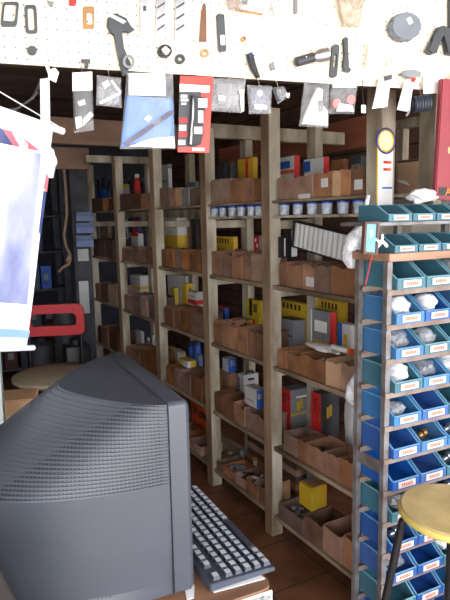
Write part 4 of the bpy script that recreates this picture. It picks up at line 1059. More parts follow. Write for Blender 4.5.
# greasy machine parts heaped on the floor behind the chair
def junk(label, x, y, Y, r, M, kind):
    p_ = at_depth(x, y, Y); b = MB()
    if kind == 'drum': b.lathe([(r*.9, 0), (r, .01), (r, p_.z-.05), (r*.7, p_.z-.02), (r*.3, p_.z-.02), (r*.25, p_.z)], n=20)
    else: b.box((0, 0, p_.z/2), (r*2, r*1.6, p_.z), None, .02); b.lathe([(r*.5, p_.z+.0), (r*.5, p_.z+.04), (r*.2, p_.z+.05)], n=14)
    return single('machine_part', b, M, label, 'machine part', (p_.x, Y, 0), RZ, None, 40)
junk('dark drum standing behind the red chair back', 66, 302, 4.62, .11, DGREY, 'drum')
junk('red painted machine casing seen through the chair back', 60, 322, 5.15, .1, mat('dull_red', (150, 48, 40), .5, var=.2), 'box')
junk('black machine casing beside the chair', 76, 344, 4.4, .1, BLACK, 'box')
junk('dark drum left behind the chair', 42, 338, 4.85, .13, RUBBER, 'drum')

# ---------------------------------------------------------------- pegboard and what hangs on it
PA = RAD(19)
PU = Vector((cos(PA), sin(PA), 0)); PN = Vector((-sin(PA), cos(PA), 0))   # PN points away from us
PO = at_depth(225, 77, 1.66)
def peg_mat():
    M = mat('pegboard_face', (240, 232, 212), .6, var=.05, scale=5); nt = M.node_tree; N = nt.nodes; L = nt.links
    bs = N['Principled BSDF']; src = bs.inputs['Base Color'].links[0].from_socket
    tc = N.new('ShaderNodeTexCoord'); sp = N.new('ShaderNodeSeparateXYZ'); L.new(tc.outputs['Object'], sp.inputs[0])
    def mth(op, a, b=None):
        n_ = N.new('ShaderNodeMath'); n_.operation = op
        for k, v in enumerate((a, b)):
            if v is None: continue
            if isinstance(v, (int, float)): n_.inputs[k].default_value = v
            else: L.new(v, n_.inputs[k])
        return n_.outputs[0]
    g = .0254
    a = mth('SUBTRACT', mth('FRACT', mth('DIVIDE', sp.outputs[0], g)), .5); b = mth('SUBTRACT', mth('FRACT', mth('DIVIDE', sp.outputs[2], g)), .5)
    d2 = mth('ADD', mth('MULTIPLY', a, a), mth('MULTIPLY', b, b)); hole = mth('LESS_THAN', d2, .0085)
    mx = N.new('ShaderNodeMix'); mx.data_type = 'RGBA'; L.new(hole, mx.inputs['Factor']); L.new(src, mx.inputs[6]); mx.inputs[7].default_value = (.16, .12, .08, 1)
    L.new(mx.outputs[2], bs.inputs['Base Color']); return M
peg = thing('pegboard', 'cream pegboard hanging across the top with tools and packages', 'board', PO, PA)
PH = .62
part('perforated_panel', MB().b2((-1.0, 0, 0), (1.25, .006, PH)), peg_mat(), peg)
part('lower_batten', MB().b2((-1.0, .0065, .0), (1.25, .03, .03)), DARKWOOD, peg)
part('upper_batten', MB().b2((-1.0, .0065, PH-.03), (1.25, .03, PH)), DARKWOOD, peg)
for x in (-.8, 0, 1.0): part('hanger_strip', MB().b2((x-.015, .031, .0), (x+.015, .04, CH-PO.z-.001)), DARKWOOD, peg)
def PP(x, y, off=0):
    """pixel -> (u, w) on a plane parallel to the pegboard, off metres in front"""
    p_ = on_plane(x, y, PO-PN*off, PN)-PO; return p_.dot(PU), p_.z
def poly(pts, off=0): return [PP(x, y, off) for x, y in pts]
def hung(name, label, cat, pts, th, M, off=.004, group=None, bevel=0, extra=(), hook=None):
    """outline on the pegboard with its own thickness; extra = (part name, outline, thickness, material)"""
    pl = poly(pts, off); cu = sum(p_[0] for p_ in pl)/len(pl); cw = sum(p_[1] for p_ in pl)/len(pl)
    o = thing(name, label, cat, PO+PU*cu-PN*off+Vector((0, 0, cw)), PA, group)
    loc = lambda P: [(a-cu, b-cw) for a, b in P]
    part('body', MB().prism(loc(pl), -th, 0, bevel), M, o)
    y = -th
    for nm, pts2, t2, M2 in extra:
        part(nm, MB().prism(loc(poly(pts2, off)), y-t2-.0002, y-.0002), M2, o)
    if hook:
        a, w_ = PP(*hook, off); hk = MB().tube([(a-cu, off-.0005, w_-cw+.012), (a-cu, -th-.012, w_-cw+.012), (a-cu, -th-.014, w_-cw+.018)], .0014, 6)
        part('peg_hook', hk, CHROME, o)
    return o
def ring(name, label, cat, outer, inner, th, M, off=.003, group=None, extra=None):
    a = poly(outer, off); b_ = poly(inner, off); cu = sum(p_[0] for p_ in a)/len(a); cw = sum(p_[1] for p_ in a)/len(a)
    o = thing(name, label, cat, PO+PU*cu-PN*off+Vector((0, 0, cw)), PA, group)
    part('frame', MB().ringplate([(p_[0]-cu, p_[1]-cw) for p_ in a], [(p_[0]-cu, p_[1]-cw) for p_ in b_], -th, 0), M, o)
    if extra:
        nm, pts2, M2 = extra; part(nm, MB().prism([(p_[0]-cu, p_[1]-cw) for p_ in poly(pts2, off)], -th+.001, -.001), M2, o)
    return o
def circ(cx_, cy_, rx, ry=None, n=16): return [(cx_+rx*cos(2*pi*i/n), cy_+(ry or rx)*sin(2*pi*i/n)) for i in range(n)]
def rr_(x0, y0, x1, y1, r=2, sk=0):
    pts = []
    for cx_, cy_, a0 in ((x1-r, y1-r, 0), (x0+r, y1-r, 90), (x0+r, y0+r, 180), (x1-r, y0+r, 270)):
        for i in range(4): a = RAD(a0+30*i); yy = cy_+r*sin(a); pts.append((cx_+r*cos(a)+sk*(yy-(y0+y1)/2), yy))
    return pts
GASK = mat('grey_gasket', (66, 70, 74), .5, var=.2)
ring('window_gasket', 'grey frame gasket with solid foot at the far left of the pegboard', 'gasket', rr_(1.5, 2.5, 18, 27, 3, -.1), rr_(4, 5, 15.5, 22, 2, -.1), .006, GASK, extra=('solid_foot', [(2.6, 21), (16, 22.5), (15, 26), (3, 25)], GASK))
ring('window_gasket', 'narrow dark frame gasket, second from left on the pegboard', 'gasket', rr_(25, 5.5, 37, 34, 3, .05), rr_(28, 8.5, 34, 31, 2, .05), .006, GASK)
hung('rubber_disc', 'dark round rubber disc at lower left of the pegboard', 'disc', circ(32, 51, 4.9), .008, GASK, .006, None, .002, hook=(32, 45))
hung('grey_clip', 'small grey clip at the top left of the pegboard', 'clip', [(47, 1), (54, 3), (52, 8), (49, 6)], .008, GREYC)
hung('red_clip', 'small red piece at the top of the pegboard', 'clip', rr_(69, -1, 76, 6, 1.5), .008, RED)
ring('bracket', 'beige metal bracket with square hole on the pegboard', 'bracket', rr_(83, 7, 94, 29, 1.5), rr_(86.5, 13, 92.5, 25, 1), .005, BRASS)
hung('white_lever', 'slim white hooked lever left on the pegboard', 'lever', [(63, 20), (65, 20), (66, 33), (71, 38), (68, 39), (64, 34)], .005, OFFW)
hung('dark_knob', 'small dark stopper at the lower edge of the pegboard', 'knob', [(81, 60), (90, 60), (90, 62.5), (88, 63.5), (88, 68), (84.5, 68), (84.5, 63.5), (81, 62.5)], .01, GASK, .005, hook=(86, 58))  # small dark T-shaped knob on its hook
hung('pedal_lever', 'large charcoal curved lever with forked head on the pegboard', 'lever', [(107, 20), (113, 15), (117, 15.5), (126, 20), (127, 25), (134, 31), (128, 34.5), (121, 31), (120, 35), (122, 50), (125, 57), (129, 62), (131, 68), (126, 70), (128, 76), (122, 77), (119, 64), (116, 50), (115, 36), (109, 33), (106.5, 27)], .016, GASK, .006, None, .003,
     extra=[('white_cap', [(107.5, 18.5), (111, 17), (125, 24), (122, 26.5)], .006, WHITE)])
ring('steel_ring', 'grey ring at the foot of the curved lever on the pegboard', 'ring', circ(128.5, 62, 6, 7), circ(128.5, 62, 3.5, 4.5), .006, GREYC, .03)
for k, (xa_, xb_, yb_, wd_) in enumerate(((139.5, 148.5, 37, 'with square recess'), (155.5, 165, 39.5, 'with slanted ribs'), (174.5, 184.5, 40.5, 'with tall ribs'))):
    hung('chrome_strip', f'bright chrome strip {wd_}, {ORD[k]} of three on the pegboard', 'strip', rr_(xa_, -6, xb_, yb_, 1.5, (.02, -.02, -.01)[k]), .008, CHROME, .004, 'chrome strips on the pegboard', .001,
         extra=[('dark_recess', [(xa_+3, 7), (xb_-3, 7), (xb_-3, 12), (xa_+3, 12)], .001, DGREY)] if k == 0 else [('rib', [(xa_+1, 8+11*j), (xb_-1, 3+11*j), (xb_-1, 5+11*j), (xa_+1, 10+11*j)], .001, DGREY) for j in range(3)])
ring('hose_clamp', 'white and black clamp ring on the pegboard under the chrome strips', 'clamp', circ(164, 52, 7, 6.5), circ(165, 52, 4.5, 4.5), .012, BLACK, .004)
hung('clamp_plate', 'white plate set inside the clamp ring', 'plate', [(161, 50), (165, 46.5), (170, 51), (166, 55.5)], .006, WHITE, .018)
ring('rubber_ring', 'small black rubber ring hanging on the pegboard', 'ring', circ(179.5, 59.5, 5), circ(179.5, 59.5, 2.2), .007, RUBBER)
ring('washer', 'brass washer hanging under the brown tool', 'ring', circ(204.3, 53.5, 4.4), circ(204.3, 53.5, 2.2), .005, BRASS)
hung('rasp', 'rusty brown flat tool with pointed tang on the pegboard', 'tool', [(203, 4), (205, 4), (205.8, 14), (206, 42), (199, 42), (201, 14)], .006, mat('rusty_brown', (118, 84, 66), .6, .3, var=.2), hook=(204, 3))
hung('strap_key', 'dark strap with white window hanging on the pegboard', 'strap', rr_(217, 15, 224.5, 52, 1.5, .06), .008, GASK, .004, None, 0, extra=[('white_window', rr_(219.5, 36, 224, 46, 1, .05), .001, WHITE)])
ring('brass_nut', 'small brass nut in the middle of the pegboard', 'nut', circ(243, 39.5, 2.6, 3, 8), circ(243, 39.5, 1.4, 1.5, 8), .006, BRASS)
hung('crank_handle', 'dark blue and black handle pointing down at the pegboard edge', 'handle', [(246, 55), (250, 53), (252, 56), (253.5, 66), (259, 78), (256, 79), (250, 70), (247, 62)], .014, BLACK, .006, None, .002, extra=[('blue_tip', [(246.3, 56), (250, 54), (251.5, 57), (248, 61)], .002, DBLUE)])
hung('small_fitting', 'small pale fitting at the lower edge beside the dark handle', 'fitting', [(270, 64), (274, 61), (273, 66), (275, 70), (271, 71), (269, 68)], .008, GREYC)
# cylinder lying on hooks
a_ = PP(295, 62, .025); b2_ = PP(313, 57.5, .025); c2_ = PP(328, 54, .025)
o = thing('shock_mount', 'grey cylinder with bright bulb end hanging sideways on the pegboard', 'cylinder', PO-PN*.025, PA)
part('dark_sleeve', MB().tube([(a_[0], 0, a_[1]), (a_[0]+.004, 0, a_[1]), (b2_[0], 0, b2_[1])], [.008, .0135, .0135], 14), DGREY, o, 50)
part('bright_bulb', MB().tube([(b2_[0]+.0005, 0, b2_[1]), (b2_[0]*.6+c2_[0]*.4, 0, b2_[1]*.6+c2_[1]*.4), (c2_[0]-.004, 0, c2_[1]), (c2_[0], 0, c2_[1])], [.014, .0215, .02, .008], 14), CHROME, o, 50)
part('peg_hook', MB().tube([((a_[0]+b2_[0])/2, .024, a_[1]+.015), ((a_[0]+b2_[0])/2, -.016, a_[1]+.012)], .0015, 6), CHROME, o)
ring('chain_link', 'dark elongated link hanging right of the cylinder', 'link', rr_(330, 45, 337, 78, 3, -.08), rr_(332.3, 55, 335.3, 68, 1.3, -.08), .008, GASK)
hung('hook_bracket', 'dark hooked bracket hanging on the pegboard right of the link', 'bracket', [(342, 40), (344, 37.5), (347, 39), (346, 42), (347, 60), (347, 68), (350, 70), (348, 73), (343, 72), (341.5, 66), (343.5, 56)], .01, GASK, .005, None, .001)
hung('star_knob', 'grey star shaped cap with white tag on the right of the pegboard', 'cap', [(401+(15.5 if i % 2 else 13.2)*cos(2*pi*i/18+.2), 29+(14.5 if i % 2 else 12.3)*sin(2*pi*i/18+.2)) for i in range(18)], .03, mat('slate_plastic', (120, 128, 138), .4, var=.15), .004, None, .004,
     extra=[('white_tag', [(400, 22), (404, 20), (407, 26), (403, 28)], .001, WHITE)])
hung('forked_handle', 'dark forked handle at the right edge of the pegboard', 'handle', [(434, 29), (440, 27), (447, 30), (447, 34), (452, 50), (450, 57), (443, 55), (444, 47), (441, 36), (438, 37), (434, 47), (434, 54), (428, 56), (423, 52), (426, 46), (431, 40)], .02, GASK, .006, None, .004)
hung('dark_bar', 'dark bar at the top right corner of the pegboard', 'bar', rr_(447.5, -5, 453, 29, 1.5), .012, GASK)
ring('spring_ring', 'thin steel ring low on the right of the pegboard', 'ring', circ(389.5, 61.5, 3.5, 5.5), circ(389.5, 61.5, 2.3, 4.2), .004, CHROME)
hung('mirror', 'small grey oval mirror at the lower right of the pegboard', 'mirror', circ(409.5, 74.5, 10.5, 4), .012, GREYC, .012, None, .003)

def pouch(name, label, cat, q, th, M, off=.012, group=None, inner=(), seed=0, card=None, cover=True):
    """hanging bag: corners TL, TR, BR, BL in pixels; inner = solid things in it"""
    P = poly(q, off); cu = sum(p_[0] for p_ in P)/4; cw = sum(p_[1] for p_ in P)/4
    o = thing(name, label, cat, PO+PU*cu-PN*off+Vector((0, 0, cw)), PA, group)
    loc = lambda pts: [(a-cu, b-cw) for a, b in poly(pts, off)]
    part('bag_film', MB().pillow(loc(q), th, 0, 10, seed), M, o, 70)
    for nm, pts, y0, y1, M2 in inner: part(nm, MB().prism(loc(pts), y0, y1), M2, o)
    tu = (q[0][0]+q[1][0])/2; tv = (q[0][1]+q[1][1])/2; a, w_ = PP(tu, tv, off)
    part('hang_wire', MB().tube([(a-cu, 0, w_-cw-.003), (a-cu, off*.4, w_-cw+.012), (a-cu, off-.001, w_-cw+.02)], .0012, 6), CHROME, o); return o
# the pouches hang from the lower edge, a little in front of it
pouch('hanging_bag', 'tall clear bag with black part and white header card at left', 'bag', [(72, 73), (92, 72), (94, 130), (74, 133)], .016, CLEAR, .014, None,
      [('black_part', [(72.5, 92), (92, 92), (92.5, 120), (75, 131)], -.004, .004, BLACK), ('header_card', [(72, 73.5), (91.8, 72.5), (92, 91), (72.2, 92)], -.0095, -.0085, WHITE),
       ('white_label', [(77, 103), (84, 100), (85, 105), (79, 107)], -.012, -.011, WHITE), ('white_label', [(74.5, 118), (81, 117), (82, 127), (76, 130)], -.012, -.011, WHITE), ('white_label', [(82, 120), (90, 112), (93, 116), (83, 127)], -.0115, -.0105, OFFW)], 1)
pouch('hanging_bag', 'square clear bag with tan label, second from left', 'bag', [(97, 75), (121, 78), (122, 108), (96, 105)], .016, SMOKE, .014, None,
      [('tan_label', [(101, 84), (107, 81), (110, 86), (104, 90)], -.0115, -.0105, OFFW), ('bright_edge', [(99, 103), (119, 93), (120, 95), (100, 105)], -.0105, -.0095, CHROME), ('bright_edge', [(110, 82), (112, 81), (121, 93), (119, 94)], -.0105, -.0095, CHROME)], 2)
BLUC = mat('light_blue_cloth', (92, 128, 196), .6, var=.2, scale=10)
pouch('hanging_bag', 'big bag with light blue contents and dark diagonal strip', 'bag', [(127, 73), (173, 74), (175, 149), (120, 149)], .022, CLEAR, .03, None,
      [('blue_contents', [(127, 96), (172, 99), (174, 138), (150, 140), (121, 147)], -.005, .005, BLUC), ('white_header', [(128, 74), (164, 74), (165, 97), (128, 96)], -.0115, -.0105, WHITE), ('dark_strip', [(122, 144), (170, 111), (173, 114), (127, 146)], -.0145, -.0125, mat('grey_strip', (92, 88, 104), .5, var=.15)),
       ('white_sheet', [(128, 147), (150, 139), (173, 137), (174, 148.5)], -.0125, -.011, WHITE), ('white_label', [(143, 120), (147, 116), (151, 119), (147, 123)], -.0145, -.013, WHITE)], 3)
# red blister card
o = thing('blister_pack', 'red blister card with dark tool hanging under the pegboard', 'package', (0, 0, 0), PA)
qb = [(180, 76), (213, 77), (208.5, 153), (177.5, 152)]; offb = .022
P = poly(qb, offb); cu = sum(p_[0] for p_ in P)/4; cw = sum(p_[1] for p_ in P)/4; o.location = PO+PU*cu-PN*offb+Vector((0, 0, cw))
locb = lambda pts: [(a-cu, b-cw) for a, b in poly(pts, offb)]
part('card', MB().prism(locb(qb), -.002, 0), mat('coral_red', (226, 66, 56), .45, var=.08), o)
part('grey_field', MB().prism(locb([(179, 92), (201, 92), (197, 147), (177.8, 147)]), -.003, -.0022), DGREY, o)
part('white_title', MB().prism(locb([(179.5, 84), (209.5, 86), (209, 93), (179.3, 92)]), -.003, -.0022), WHITE, o)
part('dark_tool', MB().prism(locb([(190, 96), (204, 99), (203, 110), (200, 122), (202, 134), (199, 145), (189, 146), (190, 130), (193, 114)]), -.02, -.0032, .003), BLACK, o)
part('steel_shaft', MB().tube([(*(lambda p_: (p_[0], -.016, p_[1]))(locb([(192, 100)])[0]),), (*(lambda p_: (p_[0], -.016, p_[1]))(locb([(191, 120)])[0]),), (*(lambda p_: (p_[0], -.016, p_[1]))(locb([(189, 145)])[0]),)], .004, 8), CHROME, o, 50)
for k, (a, b_, c_, d_) in enumerate(((180.5, 95, 187, 98), (180.5, 99, 188, 101.5), (181, 103, 186, 105))):
    part('print_line', MB().prism(locb([(a, b_), (c_, b_), (c_, d_), (a, d_)]), -.0036, -.0031), WHITE, o)
for k, (a, b_, c_, d_, M) in enumerate(((179, 118, 187, 123, RED), (179, 125, 186, 131, OFFW), (178.5, 132, 187, 137, RED), (178, 140, 185, 145, OFFW), (196, 100, 205, 109, WHITE), (196, 112, 201, 124, WHITE), (192, 128, 200, 135, WHITE), (192, 148, 204, 151, WHITE))):
    part('print_panel', MB().prism(locb([(a, b_), (c_, b_), (c_, d_), (a, d_)]), -.0208 if k in (4, 5, 6) else -.0036, -.0202 if k in (4, 5, 6) else -.0031), M, o)
part('hang_wire', MB().tube([(*(lambda p_: (p_[0], -.001, p_[1]))(locb([(196, 80)])[0]),), (*(lambda p_: (p_[0], .012, p_[1]))(locb([(196, 73)])[0]),)], .0012, 6), BLACK, o)
pouch('hanging_bag', 'wide clear bag with white square beside the red blister card', 'bag', [(211, 78), (246, 79), (242, 113), (209, 111)], .02, SMOKE, .014, None, [('grey_part', [(216, 84), (236, 84), (238, 106), (218, 104)], -.004, .004, GREYC), ('white_label', [(217, 96), (224, 97), (224, 102), (217, 101)], -.0125, -.0115, WHITE), ('pale_strip', [(238, 90), (243, 90), (243, 112), (240, 112)], -.0095, -.0085, OFFW)], 4)
pouch('hanging_bag', 'grey bag with white dot and white strip under the dark handle', 'bag', [(247, 85), (272, 86), (271, 114), (249, 114)], .02, SMOKE, .016, None, [('grey_part', [(250, 88), (269, 88), (268, 111), (251, 111)], -.005, .005, mat('blue_grey_part', (96, 98, 120), .5, var=.15)), ('white_dot', circ(258, 94, 3, 3.2, 12), -.0125, -.0115, WHITE), ('white_strip', [(253, 105), (265, 106), (265, 110), (253, 110)], -.0125, -.0115, WHITE)], 5)
pouch('hanging_bag', 'small dark bag with white tag, right of the white dot bag', 'bag', [(272, 88), (284, 86), (289, 97), (278, 104)], .022, SMOKE, .016, None, [('dark_part', [(273, 89), (284, 88), (287, 97), (278, 102)], -.007, .006, BLACK), ('white_tag', [(284, 94), (288, 94), (287, 99), (284, 98)], -.0135, -.0125, WHITE)], 6)
pouch('hanging_bag', 'flared clear bag of white parts under the middle of the pegboard', 'bag', [(304, 83), (330, 84), (328, 128), (299, 126)], .026, CLEAR, .016, None, [('white_parts', [(311, 100), (317, 88), (322, 90), (321, 104), (327, 112), (327, 126), (301, 124), (306, 112)], -.006, .006, WHITE), ('grey_part', [(316, 102), (321, 101), (321, 112), (317, 113)], -.0145, -.013, GREYC), ('cream_strip', [(302, 119), (326, 121), (326, 125), (301, 123)], -.013, -.0115, mat('cream', (232, 220, 190), .6, var=.05))], 7)
pouch('hanging_bag', 'clear bag with reddish round parts beside the flared bag', 'bag', [(331, 83), (358, 83), (354, 114), (329, 114)], .024, CLEAR, .016, None, [('reddish_part', circ(335.5, 104, 4.5, 5, 14), -.008, .006, mat('reddish', (176, 110, 106), .5, var=.2)), ('reddish_part', circ(350, 100, 4.5, 5, 14), -.008, .006, MATS['reddish']), ('header_print', [(332, 84), (356, 84), (355.5, 88), (332, 88)], -.0045, -.0038, mat('pale_teal_print', (190, 220, 220), .5, var=.2)), ('white_part', [(337, 104), (350, 106), (352, 112), (334, 112)], -.0125, -.0115, WHITE)], 8)
o = thing('price_tag', 'tiny white tag on a wire below the pegboard', 'tag', (0, 0, 0), PA)
a, w_ = PP(363.5, 109, .01); o.location = PO+PU*a-PN*.01+Vector((0, 0, w_))
part('tag_card', MB().b2((-.008, -.001, -.012), (.008, .001, .012), .0005), WHITE, o); part('tag_wire', MB().tube([(0, 0, .012), (-.003, .001, .04), (.0, .008, .085)], .001, 6), BLACK, o)
hung('silver_packet', 'slanted silver packet under the right of the pegboard', 'packet', [(378, 79), (390, 77), (386, 107), (371, 109)], .008, CHROME, .014, None, .002, extra=[('dark_cap', [(382, 77), (390, 75), (390, 80), (383, 82)], .002, DGREY), ('white_face', [(378, 84), (385, 83), (380, 107), (373, 108)], .001, WHITE)])
hung('white_packet', 'slanted white packet with red cap under the grey mirror', 'packet', [(404, 81), (413, 80), (408, 112), (396, 110)], .008, WHITE, .014, None, .002, extra=[('red_cap', [(410, 78), (414, 79), (412.5, 83), (409, 82)], .003, RED)])
o = thing('coil_spring', 'dark coiled tube hanging beside the red package', 'coil', (0, 0, 0), PA)
a, w_ = PP(420, 105, .02); o.location = PO+PU*a-PN*.02+Vector((0, 0, w_))
pts = []
for i in range(90): an = 2*pi*i/15; pts.append((-.026+.06*i/90, .016*cos(an), .022*sin(an)+.008*i/90))
part('coil', MB().tube(pts, .0042, 6), mat('blue_black', (46, 52, 66), .45, var=.2), o, 60); part('hang_wire', MB().tube([(.0, -.0, .024), (.004, .008, .07)], .0012, 6), BRASS, o)
part('coil_tail', MB().tube([pts[0], (-.04, 0, -.02), (-.05, 0, -.035)], .004, 6), GREYC, o, 60)
hung('white_card', 'plain white card hanging at the right end of the pegboard edge', 'card', [(423, 76), (443, 76), (443, 93), (423, 94)], .002, WHITE, .012)
# beige and clear bags on the board
pouch('hanging_bag', 'beige bag at the top of the pegboard right of the middle', 'bag', [(336, -8), (366, -8), (359, 27), (343, 26)], .02, film('beige_film', (196, 184, 164), .7), .018, None, [('beige_part', [(344, -2), (362, -2), (357, 22), (346, 22)], -.005, .004, mat('beige_part', (176, 164, 146), .6, var=.2))], 9)
pouch('hanging_bag', 'tall clear bag with long folds on the pegboard', 'bag', [(366, 36), (378, 34), (384, 72), (362, 72)], .016, CLEAR, .018, None, [('cream_part', [(368, 44), (374, 42), (378, 68), (366, 70)], -.003, .003, mat('cream_part', (222, 214, 190), .6, var=.15))], 10)
pouch('hanging_bag', 'flat clear bag at the top of the pegboard left of the middle', 'bag', [(226, -6), (250, -4), (247, 11), (228, 9)], .014, SMOKE, .018, None, [('brown_part', [(229, -2), (240, -2), (239, 8), (230, 8)], -.003, .003, BRASS), ('black_part', [(242, 1), (247, 0), (247, 4), (242, 5)], -.004, .003, BLACK)], 11)
pouch('hanging_bag', 'crumpled clear bag with pink parts at the top middle of the pegboard', 'bag', [(266, -6), (292, -5), (287, 20), (270, 20)], .016, CLEAR, .018, None, [('pinkish_part', [(272, 2), (282, 2), (281, 16), (274, 16)], -.003, .003, mat('pinkish', (204, 186, 180), .6, var=.15)), ('white_part', [(283, 4), (287, 4), (285, 16), (283, 16)], -.003, .003, WHITE)], 12)
hung('brown_rod', 'thin brown rod slanting over the top of the pegboard', 'rod', [(236, 9), (262, 14), (262, 15.5), (236, 11)], .005, BRASS, .012)
hung('thin_bar', 'thin grey bar at the top of the pegboard', 'bar', rr_(293.5, -5, 297, 14, 1), .005, GREYC)
hung('white_card', 'white card strip at the lower edge, left end of the pegboard', 'card', [(44.5, 64), (48, 64), (52, 75), (49, 77)], .004, WHITE, .012)
hung('white_tag', 'white tag hanging near the left end of the pegboard', 'tag', [(49, 70), (55, 68), (59, 73), (56, 83), (48, 79)], .004, WHITE, .014)
hung('white_strip', 'short white card at the pegboard lower edge above the tall bag', 'card', [(73, 74), (91, 72), (91, 75), (73, 77)], .003, WHITE, .03) if False else None

# red package at the right edge
o = thing('red_package', 'tall red package with flame lettering hanging at the right edge', 'package', (0, 0, 0), PA)
qr = [(438, 80), (475, 82), (470, 204), (431, 199)]; offr = .03
P = poly(qr, offr); cu = sum(p_[0] for p_ in P)/4; cw = sum(p_[1] for p_ in P)/4; o.location = PO+PU*cu-PN*offr+Vector((0, 0, cw))
locr = lambda pts: [(a-cu, b-cw) for a, b in poly(pts, offr)]
part('package_body', MB().prism(locr(qr), -.02, .0, .003), mat('rose_red', (142, 50, 60), .5, var=.1, scale=8), o)
part('black_band', MB().prism(locr([(434.5, 187.5), (470, 189), (469, 198), (434, 195.5)]), -.0215, -.0202), BLACK, o)
tl = locr([(450, 192)])[0]
text_part('flame_lettering', 'AFROS', .036, mat('flame_orange', (250, 150, 50), .5, var=.3, scale=60, rgb2=(240, 70, 40)), o, (tl[0]+.012, -.0225, tl[1]), (pi/2, 0, 0), .0008, .9)
part('yellow_square', MB().prism(locr([(443.5, 148), (449.5, 148), (449.5, 154), (443.5, 154)]), -.0215, -.0202), mat('sand_yellow', (210, 160, 110), .5), o)
part('violet_patch', MB().prism(locr([(449, 138), (470, 139), (470, 166), (449, 165)]), -.0213, -.0202), mat('violet_red', (140, 70, 120), .5, var=.2), o)
part('dark_disc', MB().prism(locr(circ(451, 92, 4, 6)), -.024, -.0202), DGREY, o)
part('hang_tab', MB().prism(locr([(455, 70), (462, 70), (462, 84), (455, 84)]), -.0005, .0005), OFFW, o)

# ---------------------------------------------------------------- banner at the left
c_tr = at_depth(53, 128, 1.40); c_br = at_depth(26.5, 348, 1.46); c_tl = at_depth(-95, 78, 1.12); c_bl = at_depth(-95, 352, 1.14)
ban = thing('banner', 'white plastic covered banner with blue and red print hanging at left', 'banner', (0, 0, 0), 0)
def bp(u, v): return (c_tl*(1-u)+c_tr*u)*(1-v) + (c_bl*(1-u)+c_br*u)*v
nrm = (c_tr-c_tl).cross(c_br-c_tr).normalized()
if nrm.y > 0: nrm = -nrm     # towards us
def banner_patch(nm, quad, M, lift, n=10, wav=.0):
    """quad of (u, v) corners on the banner"""
    b = MB(); g = []
    for s_ in (lift, lift-.0014):
        rowv = []
        for i in range(n+1):
            for j in range(n+1):
                u_ = i/n; v_ = j/n
                uu = (quad[0][0]*(1-u_)+quad[1][0]*u_)*(1-v_)+(quad[3][0]*(1-u_)+quad[2][0]*u_)*v_
                vv = (quad[0][1]*(1-u_)+quad[1][1]*u_)*(1-v_)+(quad[3][1]*(1-u_)+quad[2][1]*u_)*v_
                w_ = .006*noise.noise(Vector((uu*5, vv*2, 1)))
                rowv.append(b.bm.verts.new(bp(uu, vv)+nrm*(s_+w_)))
        g.append(rowv)
    k = n+1
    for i in range(n):
        for j in range(n):
            a = i*k+j; b.bm.faces.new((g[0][a], g[0][a+1], g[0][a+k+1], g[0][a+k])); b.bm.faces.new((g[1][a], g[1][a+k], g[1][a+k+1], g[1][a+1]))
    per = [i*k for i in range(k)] + [n*k+j for j in range(1, k)] + [i*k+n for i in range(n-1, -1, -1)] + [j for j in range(n-1, 0, -1)]
    for i in range(len(per)): a, c_ = per[i], per[(i+1) % len(per)]; b.bm.faces.new((g[0][a], g[0][c_], g[1][c_], g[1][a]))
    return part(nm, b, M, ban, 60)
BANW = mat('banner_white', (238, 240, 246), .35, var=.03, coat=.3)
banner_patch('banner_sheet', [(0, 0), (1, 0), (1, 1), (0, 1)], BANW, 0, 24)
def buv(x, y):
    """pixel -> (u, v) on the banner by search"""
    bu = bv = .5
    def prj(p_):
        d = p_-EYEP; z = d.dot(_f); return 225+F*d.dot(CX)/z, 300-F*d.dot(CY)/z
    for _ in range(30):
        X0 = prj(bp(bu, bv)); Xu = prj(bp(bu+1e-4, bv)); Xv = prj(bp(bu, bv+1e-4))
        a, b_, c_, d_ = (Xu[0]-X0[0])/1e-4, (Xv[0]-X0[0])/1e-4, (Xu[1]-X0[1])/1e-4, (Xv[1]-X0[1])/1e-4
        ex, ey = x-X0[0], y-X0[1]; det = a*d_-b_*c_
        bu += (ex*d_-b_*ey)/det; bv += (a*ey-c_*ex)/det
    return bu, bv
PINK = mat('banner_red', (212, 104, 120), .4, var=.08); NAVY = mat('banner_navy', (62, 74, 122), .4, var=.2)
BLUP = mat('banner_photo_print', (96, 106, 158), .4, var=.12, scale=7, rgb2=(206, 212, 232), stretch=(1, 1, .55), detail=6)
BLUB = mat('banner_blue_band', (142, 178, 216), .4, var=.1, scale=7)
Q = lambda *pts: [buv(*p_) for p_ in pts]
banner_patch('red_band', Q((0, 127), (10, 131), (42, 148), (38, 151)), PINK, .002) if False else None
banner_patch('red_band', Q((1.5, 128.5), (11, 131), (19.5, 147), (13, 145.5)), PINK, .002)
banner_patch('red_band', Q((22, 139), (27, 141), (39, 150.5), (28, 149)), PINK, .002)
banner_patch('navy_corner', Q((-14, 118), (1, 128.5), (12.5, 145.5), (-14, 140)), NAVY, .002)
banner_patch('photo_print', Q((-12, 143), (40.5, 153.5), (27.2, 304.5), (-12, 301)), BLUP, .0016, 20)
banner_patch('pale_streak', Q((37, 190), (39, 190), (28.5, 304), (26.5, 304)), BANW, .0022)  # narrow white streak down the edge of the print
banner_patch('red_edge', Q((46.5, 172), (48.5, 175), (46.5, 192), (43.5, 188)), PINK, .002)
banner_patch('blue_edge', Q((43.5, 190), (46, 193), (40.5, 235), (38.5, 232)), NAVY, .002)
banner_patch('blue_band', Q((-30, 326), (29.5, 330.5), (28, 338), (-30, 335)), BLUB, .002)
# script lettering on the red band
pA = bp(*buv(19, 139))+nrm*.006
for k, (x, y) in enumerate(((17, 138), (20, 141), (23.5, 145))):
    c_ = bp(*buv(x, y))+nrm*.005
    part('lettering', MB().tube([c_+Vector((cos(2*pi*i/12)*.0055, 0, sin(2*pi*i/12)*.007)) for i in range(10 if k == 0 else 12)], .0018, 6, k != 0), WHITE, ban, 60)
